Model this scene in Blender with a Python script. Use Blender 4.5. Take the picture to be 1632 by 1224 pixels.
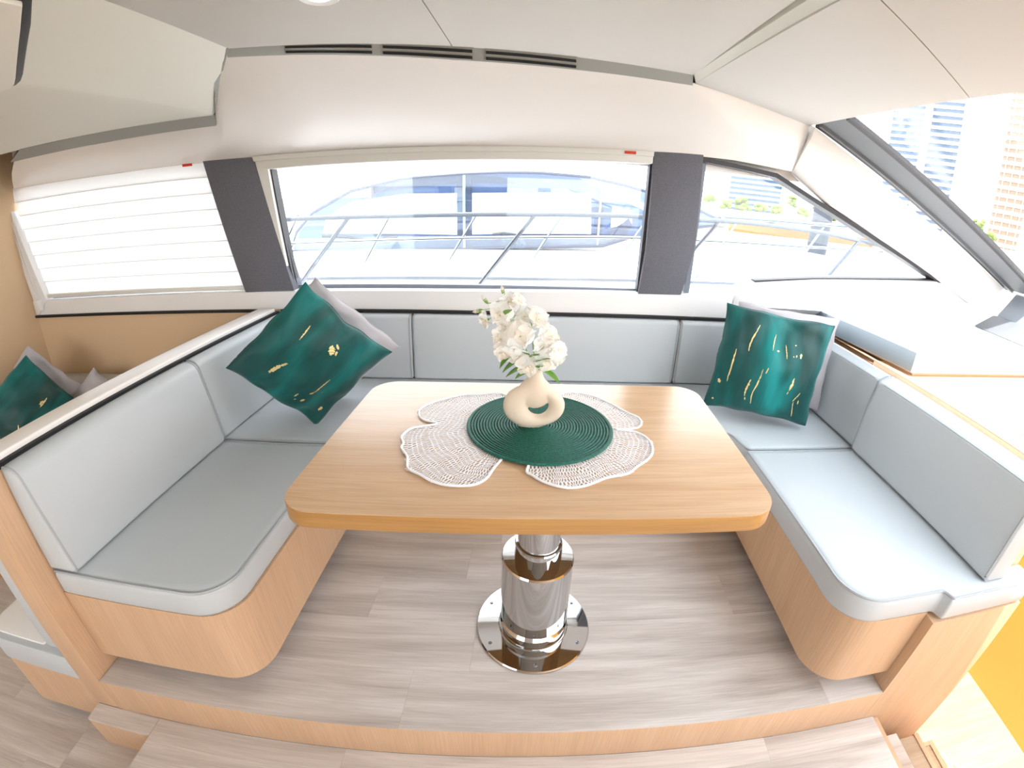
import bpy, bmesh, math, random
from mathutils import Vector, Matrix, noise
random.seed(7)
SC = bpy.context.scene
for o in list(bpy.data.objects):
    bpy.data.objects.remove(o)
COL = SC.collection

# ------------------------------------------------------------------ camera, sky, sun, exposure
PITCH, YAW, ROLL = .4052, .0219, -.0272
def cam_axes():
    cp, sp = math.cos(PITCH), math.sin(PITCH)
    f = Vector((math.sin(YAW) * cp, math.cos(YAW) * cp, -sp))
    r = Vector((math.cos(YAW), -math.sin(YAW), 0))
    d = f.cross(r)
    c, s = math.cos(ROLL), math.sin(ROLL)
    return c * r + s * d, -s * r + c * d, f
_r, _d, _f = cam_axes()
cd = bpy.data.cameras.new('camera')
cam = bpy.data.objects.new('camera', cd)
COL.objects.link(cam)
M3 = Matrix((_r, -_d, -_f)).transposed()
cam.matrix_world = Matrix.Translation((-.117, -.990, 1.2828)) @ M3.to_4x4()
# an ultra-wide lens with barrel distortion: the angle is a polynomial of the distance from the image centre
cd.type = 'PANO'
cd.panorama_type = 'FISHEYE_LENS_POLYNOMIAL'
cd.sensor_fit = 'HORIZONTAL'
cd.sensor_width = 36.0
cd.sensor_height = 27.0
cd.fisheye_fov = math.radians(170)
cd.fisheye_polynomial_k0 = 0.0
cd.fisheye_polynomial_k1 = -0.06374789290879579
cd.fisheye_polynomial_k2 = 0.00024496215700769747
cd.fisheye_polynomial_k3 = 2.7736862169261996e-05
cd.fisheye_polynomial_k4 = -6.689252437175265e-07
cd.clip_start = .02
cd.clip_end = 2000
SC.camera = cam

SC.view_settings.view_transform = 'Standard'
SC.view_settings.look = 'None'
SC.view_settings.gamma = 1
SC.view_settings.use_curve_mapping = False
SC.view_settings.exposure = 1.25

wd = bpy.data.worlds.new('sky')
SC.world = wd
wd.use_nodes = True
nt = wd.node_tree
bg = nt.nodes['Background']
tc = nt.nodes.new('ShaderNodeTexCoord')
sx = nt.nodes.new('ShaderNodeSeparateXYZ')
rp = nt.nodes.new('ShaderNodeValToRGB')
rp.color_ramp.elements[0].position = 0.0
rp.color_ramp.elements[0].color = (1.0, .985, .96, 1)
rp.color_ramp.elements[1].position = 0.9
rp.color_ramp.elements[1].color = (.80, .90, 1.0, 1)
nt.links.new(tc.outputs['Generated'], sx.inputs[0])
nt.links.new(sx.outputs['Z'], rp.inputs[0])
nt.links.new(rp.outputs[0], bg.inputs[0])
bg.inputs[1].default_value = 2.6

sd = bpy.data.lights.new('sun', 'SUN')
sd.energy = 4.8
sd.angle = math.radians(.6)
sd.color = (1, .97, .93)
sun = bpy.data.objects.new('sun', sd)
COL.objects.link(sun)
sun.rotation_euler = Vector((-.175, -.20, .96)).to_track_quat('Z', 'Y').to_euler()

# ------------------------------------------------------------------ helpers
SK = .0786                       # the athwartships lines of this cabin run slightly skewed to its fore-and-aft lines
def S(p):
    return Vector((p[0] + SK * p[1], p[1], p[2]))

class MB:
    """collects vertices (in cabin coordinates unless raw) and faces, and links them as one mesh object"""
    def __init__(self, raw=False):
        self.v, self.f, self.raw = [], [], raw
    def p(self, co):
        self.v.append(Vector(co) if self.raw else S(co))
        return len(self.v) - 1
    def face(self, pts):
        self.f.append([self.p(q) for q in pts])
        return self
    def box(self, x0, x1, y0, y1, z0, z1):
        i = [self.p((x, y, z)) for z in (z0, z1) for y in (y0, y1) for x in (x0, x1)]
        for q in ((0, 2, 3, 1), (4, 5, 7, 6), (0, 1, 5, 4), (2, 6, 7, 3), (0, 4, 6, 2), (1, 3, 7, 5)):
            self.f.append([i[k] for k in q])
        return self
    def hexa(self, a, b):
        """two quads a, b (four points each) joined into a closed solid"""
        i = [self.p(q) for q in a] + [self.p(q) for q in b]
        n = len(a)
        self.f.append(i[:n][::-1]); self.f.append(i[n:])
        for k in range(n):
            self.f.append([i[k], i[(k + 1) % n], i[n + (k + 1) % n], i[n + k]])
        return self
    def slab(self, pts, off):
        o = Vector(off)
        return self.hexa(pts, [Vector(q) + o for q in pts])
    def prism(self, xy, z0, z1):
        return self.hexa([(x, y, z0) for x, y in xy], [(x, y, z1) for x, y in xy])
    def loops(self, loops, cap=True, closed=True):
        idx = [[self.p(q) for q in L] for L in loops]
        n = len(idx[0])
        for a, b in zip(idx, idx[1:]):
            for k in range(n if closed else n - 1):
                self.f.append([a[k], a[(k + 1) % n], b[(k + 1) % n], b[k]])
        if cap:
            self.f.append(idx[0][::-1]); self.f.append(idx[-1])
        return self
    def tube(self, path, r, seg=8, close=False):
        P = [Vector(q) if self.raw else S(q) for q in path]
        n = len(P)
        rings = []
        for i, c in enumerate(P):
            a = P[(i - 1) % n] if (i or close) else P[0]
            b = P[(i + 1) % n] if (i < n - 1 or close) else P[-1]
            t = (b - a)
            t = t.normalized() if t.length > 1e-9 else Vector((0, 0, 1))
            u = t.cross(Vector((0, 0, 1)))
            if u.length < 1e-3:
                u = t.cross(Vector((0, 1, 0)))
            u.normalize()
            w = t.cross(u)
            rr = r[i] if isinstance(r, (list, tuple)) else r
            rings.append([])
            for k in range(seg):
                th = 2 * math.pi * k / seg
                self.v.append(c + rr * (math.cos(th) * u + math.sin(th) * w))
                rings[-1].append(len(self.v) - 1)
        m = len(rings)
        for i in range(m if close else m - 1):
            a, b = rings[i], rings[(i + 1) % m]
            for k in range(seg):
                self.f.append([a[k], a[(k + 1) % seg], b[(k + 1) % seg], b[k]])
        if not close:
            self.f.append(rings[0][::-1]); self.f.append(rings[-1])
        return self
    def lathe(self, prof, c, seg=64):
        """profile (r, z) turned about the vertical through the true point c; first/last with r 0 closed"""
        cx, cy, cz = c
        rings = []
        for r, z in prof:
            if r < 1e-6:
                self.v.append(Vector((cx, cy, cz + z))); rings.append([len(self.v) - 1])
            else:
                b = len(self.v)
                for k in range(seg):
                    th = 2 * math.pi * k / seg
                    self.v.append(Vector((cx + r * math.cos(th), cy + r * math.sin(th), cz + z)))
                rings.append(list(range(b, b + seg)))
        for a, b in zip(rings, rings[1:]):
            for k in range(seg):
                k2 = (k + 1) % seg
                if len(a) == 1 and len(b) == 1: continue
                if len(a) == 1: self.f.append([a[0], b[k2], b[k]])
                elif len(b) == 1: self.f.append([a[k], a[k2], b[0]])
                else: self.f.append([a[k], a[k2], b[k2], b[k]])
        return self
    def build(self, name, mat, parent=None, bevel=0, seg=2, angle=35, recalc=True, flat=False):
        me = bpy.data.meshes.new(name)
        vs = self.v
        if parent is not None:
            o0 = parent.matrix_world.translation if parent.parent is None else None
            par = parent; org = Vector((0, 0, 0))
            while par is not None:
                org += par.location; par = par.parent
            loc = Vector((0, 0, 0))
            vs = [q - org for q in vs]
            lo = [min(q[i] for q in vs) for i in range(3)]; hi = [max(q[i] for q in vs) for i in range(3)]
            loc = Vector(((lo[0] + hi[0]) / 2, (lo[1] + hi[1]) / 2, lo[2]))
        else:
            lo = [min(q[i] for q in vs) for i in range(3)]; hi = [max(q[i] for q in vs) for i in range(3)]
            loc = Vector(((lo[0] + hi[0]) / 2, (lo[1] + hi[1]) / 2, lo[2]))
        me.from_pydata([tuple(q - loc) for q in vs], [], self.f)
        if recalc or bevel:
            bm = bmesh.new(); bm.from_mesh(me)
            if recalc:
                bmesh.ops.recalc_face_normals(bm, faces=bm.faces)
            if bevel:
                es = [e for e in bm.edges if len(e.link_faces) == 2 and e.calc_face_angle(0) > math.radians(28)]
                bmesh.ops.bevel(bm, geom=es, offset=bevel, segments=seg, profile=.5, affect='EDGES', clamp_overlap=True)
            bm.to_mesh(me); bm.free()
        if not flat:
            me.polygons.foreach_set('use_smooth', [True] * len(me.polygons))
            try:
                me.set_sharp_from_angle(angle=math.radians(angle))
            except Exception:
                pass
        me.materials.append(mat)
        o = bpy.data.objects.new(name, me)
        o.location = loc
        COL.objects.link(o)
        if parent is not None:
            o.parent = parent
        return o

def tag(o, label, cat, group=None):
    o['label'] = label; o['category'] = cat
    if group: o['group'] = group
    return o
def struct(o, label=None):
    o['kind'] = 'structure'
    if label: o['label'] = label
    return o
def thing(name, loc, label, cat, group=None, raw=False):
    o = bpy.data.objects.new(name, None)
    o.empty_display_size = .05
    o.location = Vector(loc) if raw else S(loc)
    COL.objects.link(o)
    return tag(o, label, cat, group)
def sub(name, parent):
    o = bpy.data.objects.new(name, None); COL.objects.link(o); o.parent = parent; return o

def srgb(r, g, b):
    f = lambda c: (c / 255 / 12.92) if c <= 10 else (((c / 255) + .055) / 1.055) ** 2.4
    return (f(r), f(g), f(b), 1)

# ------------------------------------------------------------------ materials
def mat(name, col, rough=.5, metal=0, spec=.5, bump=0, bscale=200, coat=0, var=0, vscale=3, sheen=0, stretch=(1, 1, 1)):
    m = bpy.data.materials.new(name); m.use_nodes = True
    N, L = m.node_tree.nodes, m.node_tree.links
    b = N['Principled BSDF']
    b.inputs['Base Color'].default_value = col
    b.inputs['Roughness'].default_value = rough
    b.inputs['Metallic'].default_value = metal
    b.inputs['Specular IOR Level'].default_value = spec
    b.inputs['Coat Weight'].default_value = coat
    b.inputs['Coat Roughness'].default_value = .08
    b.inputs['Sheen Weight'].default_value = sheen
    t = N.new('ShaderNodeTexCoord')
    mp = N.new('ShaderNodeMapping'); mp.inputs['Scale'].default_value = stretch
    L.new(t.outputs['Object'], mp.inputs[0])
    if var:
        n = N.new('ShaderNodeTexNoise'); n.inputs['Scale'].default_value = vscale; n.inputs['Detail'].default_value = 4
        L.new(mp.outputs[0], n.inputs['Vector'])
        h = N.new('ShaderNodeHueSaturation'); h.inputs['Color'].default_value = col
        mr = N.new('ShaderNodeMapRange'); mr.inputs[1].default_value = .3; mr.inputs[2].default_value = .7
        mr.inputs[3].default_value = 1 - var; mr.inputs[4].default_value = 1 + var
        L.new(n.outputs['Fac'], mr.inputs[0]); L.new(mr.outputs[0], h.inputs['Value']); L.new(h.outputs[0], b.inputs['Base Color'])
    if bump:
        n2 = N.new('ShaderNodeTexNoise'); n2.inputs['Scale'].default_value = bscale; n2.inputs['Detail'].default_value = 3
        L.new(t.outputs['Object'], n2.inputs['Vector'])
        bp = N.new('ShaderNodeBump'); bp.inputs['Strength'].default_value = bump; bp.inputs['Distance'].default_value = .002
        L.new(n2.outputs['Fac'], bp.inputs['Height']); L.new(bp.outputs[0], b.inputs['Normal'])
    return m

def wood(name, c1, c2, rough=.4, axis=0, scale=1.0, coat=0, contrast=(.35, .65), wave=0.0, rnd=.0, fine=1.0, spec=.5):
    """straight or wavy grain along one axis, from stretched noise"""
    m = bpy.data.materials.new(name); m.use_nodes = True
    N, L = m.node_tree.nodes, m.node_tree.links
    b = N['Principled BSDF']
    b.inputs['Roughness'].default_value = rough; b.inputs['Coat Weight'].default_value = coat
    b.inputs['Coat Roughness'].default_value = .15
    b.inputs['Specular IOR Level'].default_value = spec
    t = N.new('ShaderNodeTexCoord')
    oi = N.new('ShaderNodeObjectInfo')
    ad = N.new('ShaderNodeVectorMath'); ad.operation = 'ADD'
    sc = N.new('ShaderNodeVectorMath'); sc.operation = 'SCALE'; sc.inputs[0].default_value = (7, 13, 5)
    L.new(oi.outputs['Random'], sc.inputs['Scale'])
    L.new(t.outputs['Object'], ad.inputs[0]); L.new(sc.outputs[0], ad.inputs[1])
    mp = N.new('ShaderNodeMapping')
    st = [22 * scale] * 3; st[axis] = 1.6 * scale
    mp.inputs['Scale'].default_value = st
    L.new(ad.outputs[0], mp.inputs[0])
    vec = mp.outputs[0]
    if wave:
        n0 = N.new('ShaderNodeTexNoise'); n0.inputs['Scale'].default_value = .35; n0.inputs['Detail'].default_value = 2
        L.new(mp.outputs[0], n0.inputs['Vector'])
        mx = N.new('ShaderNodeVectorMath'); mx.operation = 'SCALE'; mx.inputs['Scale'].default_value = wave
        L.new(n0.outputs['Color'], mx.inputs[0])
        a2 = N.new('ShaderNodeVectorMath'); a2.operation = 'ADD'
        L.new(mp.outputs[0], a2.inputs[0]); L.new(mx.outputs[0], a2.inputs[1]); vec = a2.outputs[0]
    n = N.new('ShaderNodeTexNoise'); n.inputs['Scale'].default_value = 1; n.inputs['Detail'].default_value = 6; n.inputs['Roughness'].default_value = .62
    L.new(vec, n.inputs['Vector'])
    r = N.new('ShaderNodeValToRGB')
    r.color_ramp.elements[0].position = contrast[0]; r.color_ramp.elements[0].color = c2
    r.color_ramp.elements[1].position = contrast[1]; r.color_ramp.elements[1].color = c1
    L.new(n.outputs['Fac'], r.inputs[0])
    mp2 = N.new('ShaderNodeMapping'); st2 = [260 * fine] * 3; st2[axis] = 7 * fine; mp2.inputs['Scale'].default_value = st2
    L.new(ad.outputs[0], mp2.inputs[0])
    n2 = N.new('ShaderNodeTexNoise'); n2.inputs['Scale'].default_value = 1; n2.inputs['Detail'].default_value = 2
    L.new(mp2.outputs[0], n2.inputs['Vector'])
    mr = N.new('ShaderNodeMapRange'); mr.inputs[1].default_value = .35; mr.inputs[2].default_value = .65
    mr.inputs[3].default_value = .93; mr.inputs[4].default_value = 1.05
    L.new(n2.outputs['Fac'], mr.inputs[0])
    h = N.new('ShaderNodeHueSaturation'); L.new(r.outputs[0], h.inputs['Color'])
    if rnd:
        m2 = N.new('ShaderNodeMapRange'); m2.inputs[3].default_value = 1 - rnd; m2.inputs[4].default_value = 1 + rnd
        L.new(oi.outputs['Random'], m2.inputs[0])
        mu = N.new('ShaderNodeMath'); mu.operation = 'MULTIPLY'; L.new(mr.outputs[0], mu.inputs[0]); L.new(m2.outputs[0], mu.inputs[1])
        L.new(mu.outputs[0], h.inputs['Value'])
    else:
        L.new(mr.outputs[0], h.inputs['Value'])
    L.new(h.outputs[0], b.inputs['Base Color'])
    return m

def glass(name, tint=(1, 1, 1, 1), refl=.06):
    m = bpy.data.materials.new(name); m.use_nodes = True
    N, L = m.node_tree.nodes, m.node_tree.links
    N.remove(N['Principled BSDF'])
    tr = N.new('ShaderNodeBsdfTransparent'); tr.inputs[0].default_value = tint
    gl = N.new('ShaderNodeBsdfGlossy'); gl.inputs['Roughness'].default_value = .01
    mx = N.new('ShaderNodeMixShader'); mx.inputs[0].default_value = refl
    L.new(tr.outputs[0], mx.inputs[1]); L.new(gl.outputs[0], mx.inputs[2])
    L.new(mx.outputs[0], N['Material Output'].inputs[0])
    return m

def emit(name, col, s):
    m = bpy.data.materials.new(name); m.use_nodes = True
    b = m.node_tree.nodes['Principled BSDF']
    b.inputs['Emission Color'].default_value = col; b.inputs['Emission Strength'].default_value = s
    b.inputs['Base Color'].default_value = (.8, .8, .8, 1)
    return m

def translucent(name, col, f=.5):
    m = bpy.data.materials.new(name); m.use_nodes = True
    N, L = m.node_tree.nodes, m.node_tree.links
    b = N['Principled BSDF']; b.inputs['Base Color'].default_value = col; b.inputs['Roughness'].default_value = .7
    t = N.new('ShaderNodeBsdfTranslucent'); t.inputs[0].default_value = col
    mx = N.new('ShaderNodeMixShader'); mx.inputs[0].default_value = f
    L.new(b.outputs[0], mx.inputs[1]); L.new(t.outputs[0], mx.inputs[2]); L.new(mx.outputs[0], N['Material Output'].inputs[0])
    return m

M_gel = mat('white_gelcoat', srgb(247, 242, 238), .2, spec=.5)
M_sillw = mat('white_lacquer', srgb(238, 236, 235), .25)
M_ceil = mat('ceiling_vinyl', srgb(202, 198, 191), .6, bump=.06, bscale=500)
M_soff = mat('cream_vinyl', srgb(226, 223, 211), .55, bump=.06, bscale=500)
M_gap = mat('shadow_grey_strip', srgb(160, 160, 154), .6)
M_black = mat('black_gap', srgb(14, 13, 15), .6)
M_slot = mat('vent_black', srgb(6, 6, 6), .7)
M_fab = mat('charcoal_fabric', srgb(110, 110, 118), .9, bump=.7, bscale=700, var=.25, vscale=420)
M_lea = mat('grey_leather', srgb(192, 197, 200), .42, bump=.12, bscale=420, spec=.4)
M_pip = mat('grey_piping', srgb(168, 172, 176), .4)
M_wht = mat('white_leather', srgb(236, 234, 232), .4)
M_oak = wood('oak_veneer', srgb(218, 190, 162), srgb(205, 173, 142), .45, axis=0, scale=.8, contrast=(.2, .8))
M_oakv = wood('oak_veneer_upright', srgb(210, 176, 144), srgb(198, 161, 127), .5, axis=2, scale=.8, contrast=(.2, .8))
M_top = wood('table_oak', srgb(215, 180, 144), srgb(199, 160, 120), .24, axis=0, scale=1.5, contrast=(.25, .75), fine=1.0, spec=.5, coat=.1)
M_edge = wood('table_edge_oak', srgb(190, 146, 88), srgb(168, 122, 68), .35, axis=0, scale=1.4, contrast=(.25, .75))
M_plank = wood('washed_oak_plank', srgb(210, 200, 192), srgb(170, 157, 147), .42, axis=0, scale=.62, contrast=(.3, .62), wave=2.6, rnd=.02)
M_plank2 = wood('warm_oak_plank', srgb(182, 160, 136), srgb(160, 136, 110), .42, axis=0, scale=.62, contrast=(.3, .66), wave=2.0, rnd=.04)
M_wallo = mat('tan_wallcovering', srgb(218, 188, 152), .7, bump=.2, bscale=500)
M_yel = mat('amber_wall', srgb(226, 168, 84), .6)
M_chr = mat('polished_steel', (.56, .56, .57, 1), .035, metal=1)
M_rail = mat('stainless_rail', (.30, .32, .36, 1), .25, metal=1)
M_rail2 = mat('guard_rail_steel', (.13, .145, .17, 1), .3, metal=1)
M_dark = mat('dark_rubber', srgb(34, 32, 36), .5)
M_frame = mat('window_frame_grey', srgb(120, 126, 138), .4)
M_trim = mat('grey_pillar_trim', srgb(112, 114, 117), .6, bump=.1)
M_trimd = mat('dark_window_seal', srgb(52, 48, 50), .5)
M_dashg = mat('dashboard_grey', srgb(150, 156, 164), .5)
M_dashs = mat('dash_side_shade', srgb(138, 150, 160), .45)  # shade on the console side, put into the colour
M_red = mat('red_tag', srgb(214, 54, 28), .5)
M_blind = translucent('blind_fabric', srgb(244, 243, 242), .48)
M_case = mat('blind_cassette_white', srgb(226, 224, 218), .5)
M_glass = glass('window_glass', (.98, .99, 1, 1), .05)
M_vase = mat('matte_ceramic', srgb(230, 212, 192), .8, bump=.05, bscale=900)
M_green = mat('green_woven_cord', srgb(6, 96, 80), .5, bump=1.0, bscale=420, var=.4, vscale=260)
M_lace = mat('white_lattice', srgb(250, 250, 253), .45)
M_petal = translucent('ivory_petal', srgb(255, 254, 251), .45)
M_petal2 = translucent('blush_petal', srgb(255, 249, 241), .45)
M_leaf = mat('leaf_green', srgb(96, 146, 40), .5, var=.2, vscale=60)
M_stem = mat('stem_green', srgb(140, 176, 84), .5)
M_gold = mat('gold_foil', srgb(238, 214, 150), .35, metal=.35)
M_silv = mat('silver_grey_satin', srgb(184, 178, 182), .45, sheen=.4)

def teal_mat(name, seed):
    m = bpy.data.materials.new(name); m.use_nodes = True
    N, L = m.node_tree.nodes, m.node_tree.links
    b = N['Principled BSDF']; b.inputs['Roughness'].default_value = .5; b.inputs['Sheen Weight'].default_value = .15
    b.inputs['Specular IOR Level'].default_value = .35
    t = N.new('ShaderNodeTexCoord')
    mp = N.new('ShaderNodeMapping'); mp.inputs['Scale'].default_value = (7, 7, 1.3); mp.inputs['Location'].default_value = (seed, seed * 2.1, seed * .7)
    L.new(t.outputs['Object'], mp.inputs[0])
    n = N.new('ShaderNodeTexNoise'); n.inputs['Scale'].default_value = 1.1; n.inputs['Detail'].default_value = 4; n.inputs['Distortion'].default_value = .3
    L.new(mp.outputs[0], n.inputs['Vector'])
    r = N.new('ShaderNodeValToRGB')
    e = r.color_ramp.elements
    e[0].position = .30; e[0].color = srgb(38, 70, 66)
    e[1].position = .72; e[1].color = srgb(0, 134, 132)
    for pos, c in ((.40, srgb(6, 68, 67)), (.50, srgb(0, 84, 81)), (.60, srgb(0, 106, 104))):
        k = e.new(pos); k.color = c
    L.new(n.outputs['Fac'], r.inputs[0]); L.new(r.outputs[0], b.inputs['Base Color'])
    return m
M_teal = [teal_mat('teal_streaked_satin_%s' % w, s) for w, s in (('broad', 1.3), ('bright', 4.9), ('deep', 8.2))]

# ------------------------------------------------------------------ the room
ZC = 1.775                       # ceiling height over the dinette floor
YW = 1.12                        # inner face of the hull side
FX = .0786

def floor_planks(parent, x0, x1, y0, y1, z, m, w=.16, ln=1.15, seed=1, th=.012):
    rnd = random.Random(seed)
    y = y0; row = 0
    while y < y1 - 1e-4:
        ye = min(y + w, y1)
        x = x0 - rnd.uniform(0, ln)
        while x < x1:
            a, b = max(x, x0), min(x + ln, x1)
            if b - a > .02:
                MB().box(a + .0002, b - .0002, y + .0002, ye - .0002, z - th, z).build('plank', m, parent, flat=True, recalc=False)
            x += ln
        y = ye; row += 1

# dinette floor, raised one step
fl = struct(MB().box(-1.31, 1.096, -.355, 1.12, -.06, -.0122).build('floor', M_oakv))
floor_planks(fl, -1.31, 1.096, -.36, .80, 0.0, M_plank, w=.185, ln=1.25, seed=4)
# riser of the step
struct(MB().box(-1.3115, 1.0955, -.3605, -.345, -.148, -.0005).build('trim_1', M_oakv, bevel=.001), 'oak riser of the dinette step')
# the tread / salon floor below, with its cut-back aft end
tr = struct(MB().prism([(-1.148, -2.9), (1.137, -2.9), (1.137, -.361), (-1.397, -.361), (-1.397, -.421), (-1.148, -.421)], -.30, -.1605).build('floor_salon', M_oakv))
floor_planks(tr, -1.397, -1.1485, -.421, -.361, -.148, M_plank, w=.07, ln=1.4, seed=6)
floor_planks(tr, -1.148, 1.137, -1.36, -.361, -.148, M_plank, w=.185, ln=1.25, seed=9)
MB().box(-1.148, 1.137, -2.9, -1.361, -.160, -.148).build('plank', M_plank, tr, flat=True)
af = struct(MB().box(-3.0, -1.10, -2.9, 1.12, -.36, -.3125).build('floor_aft', M_oakv))
floor_planks(af, -2.6, -1.15, -1.30, .25, -.30, M_plank, w=.185, ln=1.1, seed=12)
# wood edge and step strips on the right of the salon floor, then the companionway going down
struct(MB().box(1.137, 1.160, -2.0, -.361, -.34, -.156).build('trim_2', M_oakv, bevel=.002), 'oak nosing along the salon floor end')
st1 = struct(MB().box(1.160, 1.250, -2.0, -.410, -.50, -.215).build('floor_step', M_plank, bevel=.002))
for i, (xa, xb, zt, ye) in enumerate(((1.250, 1.360, -.250, -.420), (1.360, 1.477, -.330, -.432), (1.477, 1.603, -.44, -.456), (1.603, 1.743, -.55, -.468))):
    s_ = struct(MB().box(xa, xb, -2.0, ye, -.72, zt).build('floor_step', M_plank2, bevel=.002))
    MB().box(xb - .016, xb + .004, -2.0, ye + .004, zt - .03, zt + .005).build('nosing', M_oakv, s_, bevel=.001)
    if i: MB().box(xa + .004, xb - .016, ye - .012, ye + .004, zt - .03, zt + .005).build('nosing', M_oakv, s_, bevel=.001)
lf = struct(MB().box(1.40, 2.32, -2.0, .60, -.76, -.7125).build('floor_lower', M_oakv))
floor_planks(lf, 1.40, 2.30, -1.2, .60, -.70, M_plank2, w=.17, ln=1.3, seed=15)
struct(MB().box(2.30, 2.33, -2.0, .60, -.76, .735).build('wall_companionway', M_yel))
struct(MB().box(1.49, 2.33, .55, .60, -.76, .735).build('wall_companionway', M_yel))

# left bulkhead with its white cap, right cabinet
struct(MB().box(-1.400, -1.312, -.36, YW, -.148, .742).build('wall_left', M_oakv, bevel=.002))
cap = struct(MB().box(-1.412, -1.326, -.375, 1.10, .742, .765).build('trim_3', M_gel, bevel=.006, seg=3), 'white cap on the bulkhead beside the left bench')
struct(MB().box(-1.327, -1.309, -.36, 1.108, .735, .7495).build('trim_4', M_black), 'black gap between left bench and white cap')
struct(MB().box(1.097, 1.488, -.36, .95, -.76, .322).build('wall_right', M_oakv, bevel=.001))

# hull side under the sill
struct(MB().box(-3.0, 2.9, YW + .005, YW + .05, -.36, .745).build('wall_back', M_wallo))
struct(MB().box(-2.98, -2.93, -2.75, 1.26, -.36, 1.85).build('wall_aft', M_wallo))
# unseen opposite hull side, added to cut rear light; windows sized for fill
struct(MB().box(-1.1, 1.15, -2.75, -2.70, -.36, .85).build('wall_opposite', M_wallo))
struct(MB().box(-2.98, -1.1, -2.75, -2.70, -.36, .40).build('wall_opposite', M_wallo))
struct(MB().box(-2.98, -1.1, -2.75, -2.70, 1.70, 1.85).build('wall_opposite', M_gel))
struct(MB().box(-1.1, 1.15, -2.75, -2.70, 1.50, 1.85).build('wall_opposite', M_gel))
struct(MB().box(-1.1, .1, -2.75, -2.70, .85, 1.50).build('wall_opposite', M_gel))
struct(MB().box(.1, 1.15, -2.73, -2.724, .85, 1.50).build('window_5', M_glass, flat=True))
struct(MB().box(-2.93, -1.1, -2.73, -2.724, .40, 1.70).build('window_6', M_glass, flat=True))
# forward bulkhead and far hull side, added to darken the right bench
struct(MB().box(2.90, 2.95, -2.75, YW, -.76, 1.04).build('wall_forward', M_wallo))
struct(MB().box(1.15, 2.95, -2.75, -2.70, -.76, 1.04).build('wall_opposite', M_wallo))
# sill: white band with the deep ledge behind it
sl = MB()
prof = lambda zt: [(YW, .757), (YW, zt), (YW + .008, zt + .006), (YW + .10, zt + .004), (YW + .10, .757)]
L = []
for X, zt in ((-2.93, .835), (-1.5, .842), (-.5, .846), (.43, .858), (.66, .862), (.92, .880)):
    L.append([(X, y, z) for y, z in prof(zt)])
sl.loops(L).build('trim_5', M_sillw, angle=30)['kind'] = 'structure'
sl = MB()
L = []
for X, zt in ((.92, .882), (1.027, .939), (1.36, .977), (1.8, 1.01), (2.2, 1.041), (2.7, 1.06)):
    L.append([(X, YW - .16, .857), (X, YW - .045, .866 + (zt - .88) * .25), (X, YW, zt), (X, YW + .1, zt + .01), (X, YW + .1, .76), (X, YW - .02, .757)] if X > 1.0 else
             [(X, YW - .012, .76), (X, YW - .006, .84), (X, YW, zt), (X, YW + .1, zt + .01), (X, YW + .1, .76), (X, YW - .004, .757)])
sl.loops(L).build('trim_6', M_sillw, angle=40)['kind'] = 'structure'
struct(MB().box(-1.30, 1.32, 1.104, YW + .01, .743, .756).build('trim_7', M_black), 'black gap line above the back cushions')
struct(MB().box(-2.93, -1.40, 1.108, YW + .01, .742, .756).build('trim_8', M_black), 'black gap line under the aft window sill')

# fascia: the big white panel from the window head up to the ceiling
head = [(-2.865, 1.473), (-2.494, 1.463), (-1.617, 1.469), (-1.353, 1.467), (-.759, 1.475), (-.23, 1.484), (.186, 1.492), (.436, 1.497), (.665, 1.507), (1.118, 1.48)]
def head_z(X):
    for (a, za), (b, zb) in zip(head, head[1:]):
        if X <= b: return za + (zb - za) * (X - a) / (b - a)
    return head[-1][1]
lowtop = [(-2.563, .921, 1.596), (-2.06, .945, 1.588), (-1.702, .945, 1.591), (-1.40, .934, 1.602)]
uptop = [(-1.149, .573, 1.768), (-.895, .631, 1.766), (-.615, .687, 1.758), (-.372, .736, 1.749), (.062, .822, 1.749), (.526, .915, 1.754), (.83, .98, 1.722), (1.124, 1.035, 1.679)]
fs = MB()
bot1 = [(-2.88, YW, 1.473), (-2.2, YW, 1.464), (-1.75, YW, 1.467), (-1.45, YW, 1.468)]
rows = []
for b, t in zip(bot1, lowtop): rows.append((b, t))
b0 = bot1[-1]
for t in uptop:
    X = t[0] if t[0] > .9 else t[0] * 1.0 - .15 * (1.124 - t[0]) / 2.3
    rows.append(((X, YW, head_z(X)), t))
front = []
for b, t in rows:
    b, t = Vector(b), Vector(t)
    front.append([b + Vector((0, .07, .0)), b + Vector((0, 0, -.002))] + [b.lerp(t, k / 4) + Vector((0, -.016 * math.sin(math.pi * k / 4), .004 * math.sin(math.pi * k / 4))) for k in range(0, 5)] + [t + Vector((0, .12, .02))])
fs.loops(front, closed=True)
fas = struct(fs.build('trim_9', M_gel, angle=50), 'large white fascia panel over the windows')
struct(MB().box(-3.0, 1.2, YW + .06, YW + .12, 1.44, 1.9).build('wall_upper', M_gel))

# ceiling with two slabs and a fine seam between
cl = MB()
cl.slab([(-.3635, -2.9, ZC), (.53, -2.9, ZC), (.515, .885, ZC), (-.3635, .712, ZC)], (0, 0, .05)).build('ceiling', M_ceil, flat=True)['kind'] = 'structure'
MB().slab([(-3.0, -2.9, ZC), (-.3665, -2.9, ZC), (-.3665, .711, ZC), (-1.08, .562, ZC), (-3.0, .562, ZC)], (0, 0, .05)).build('ceiling', M_ceil, flat=True)['kind'] = 'structure'
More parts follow.
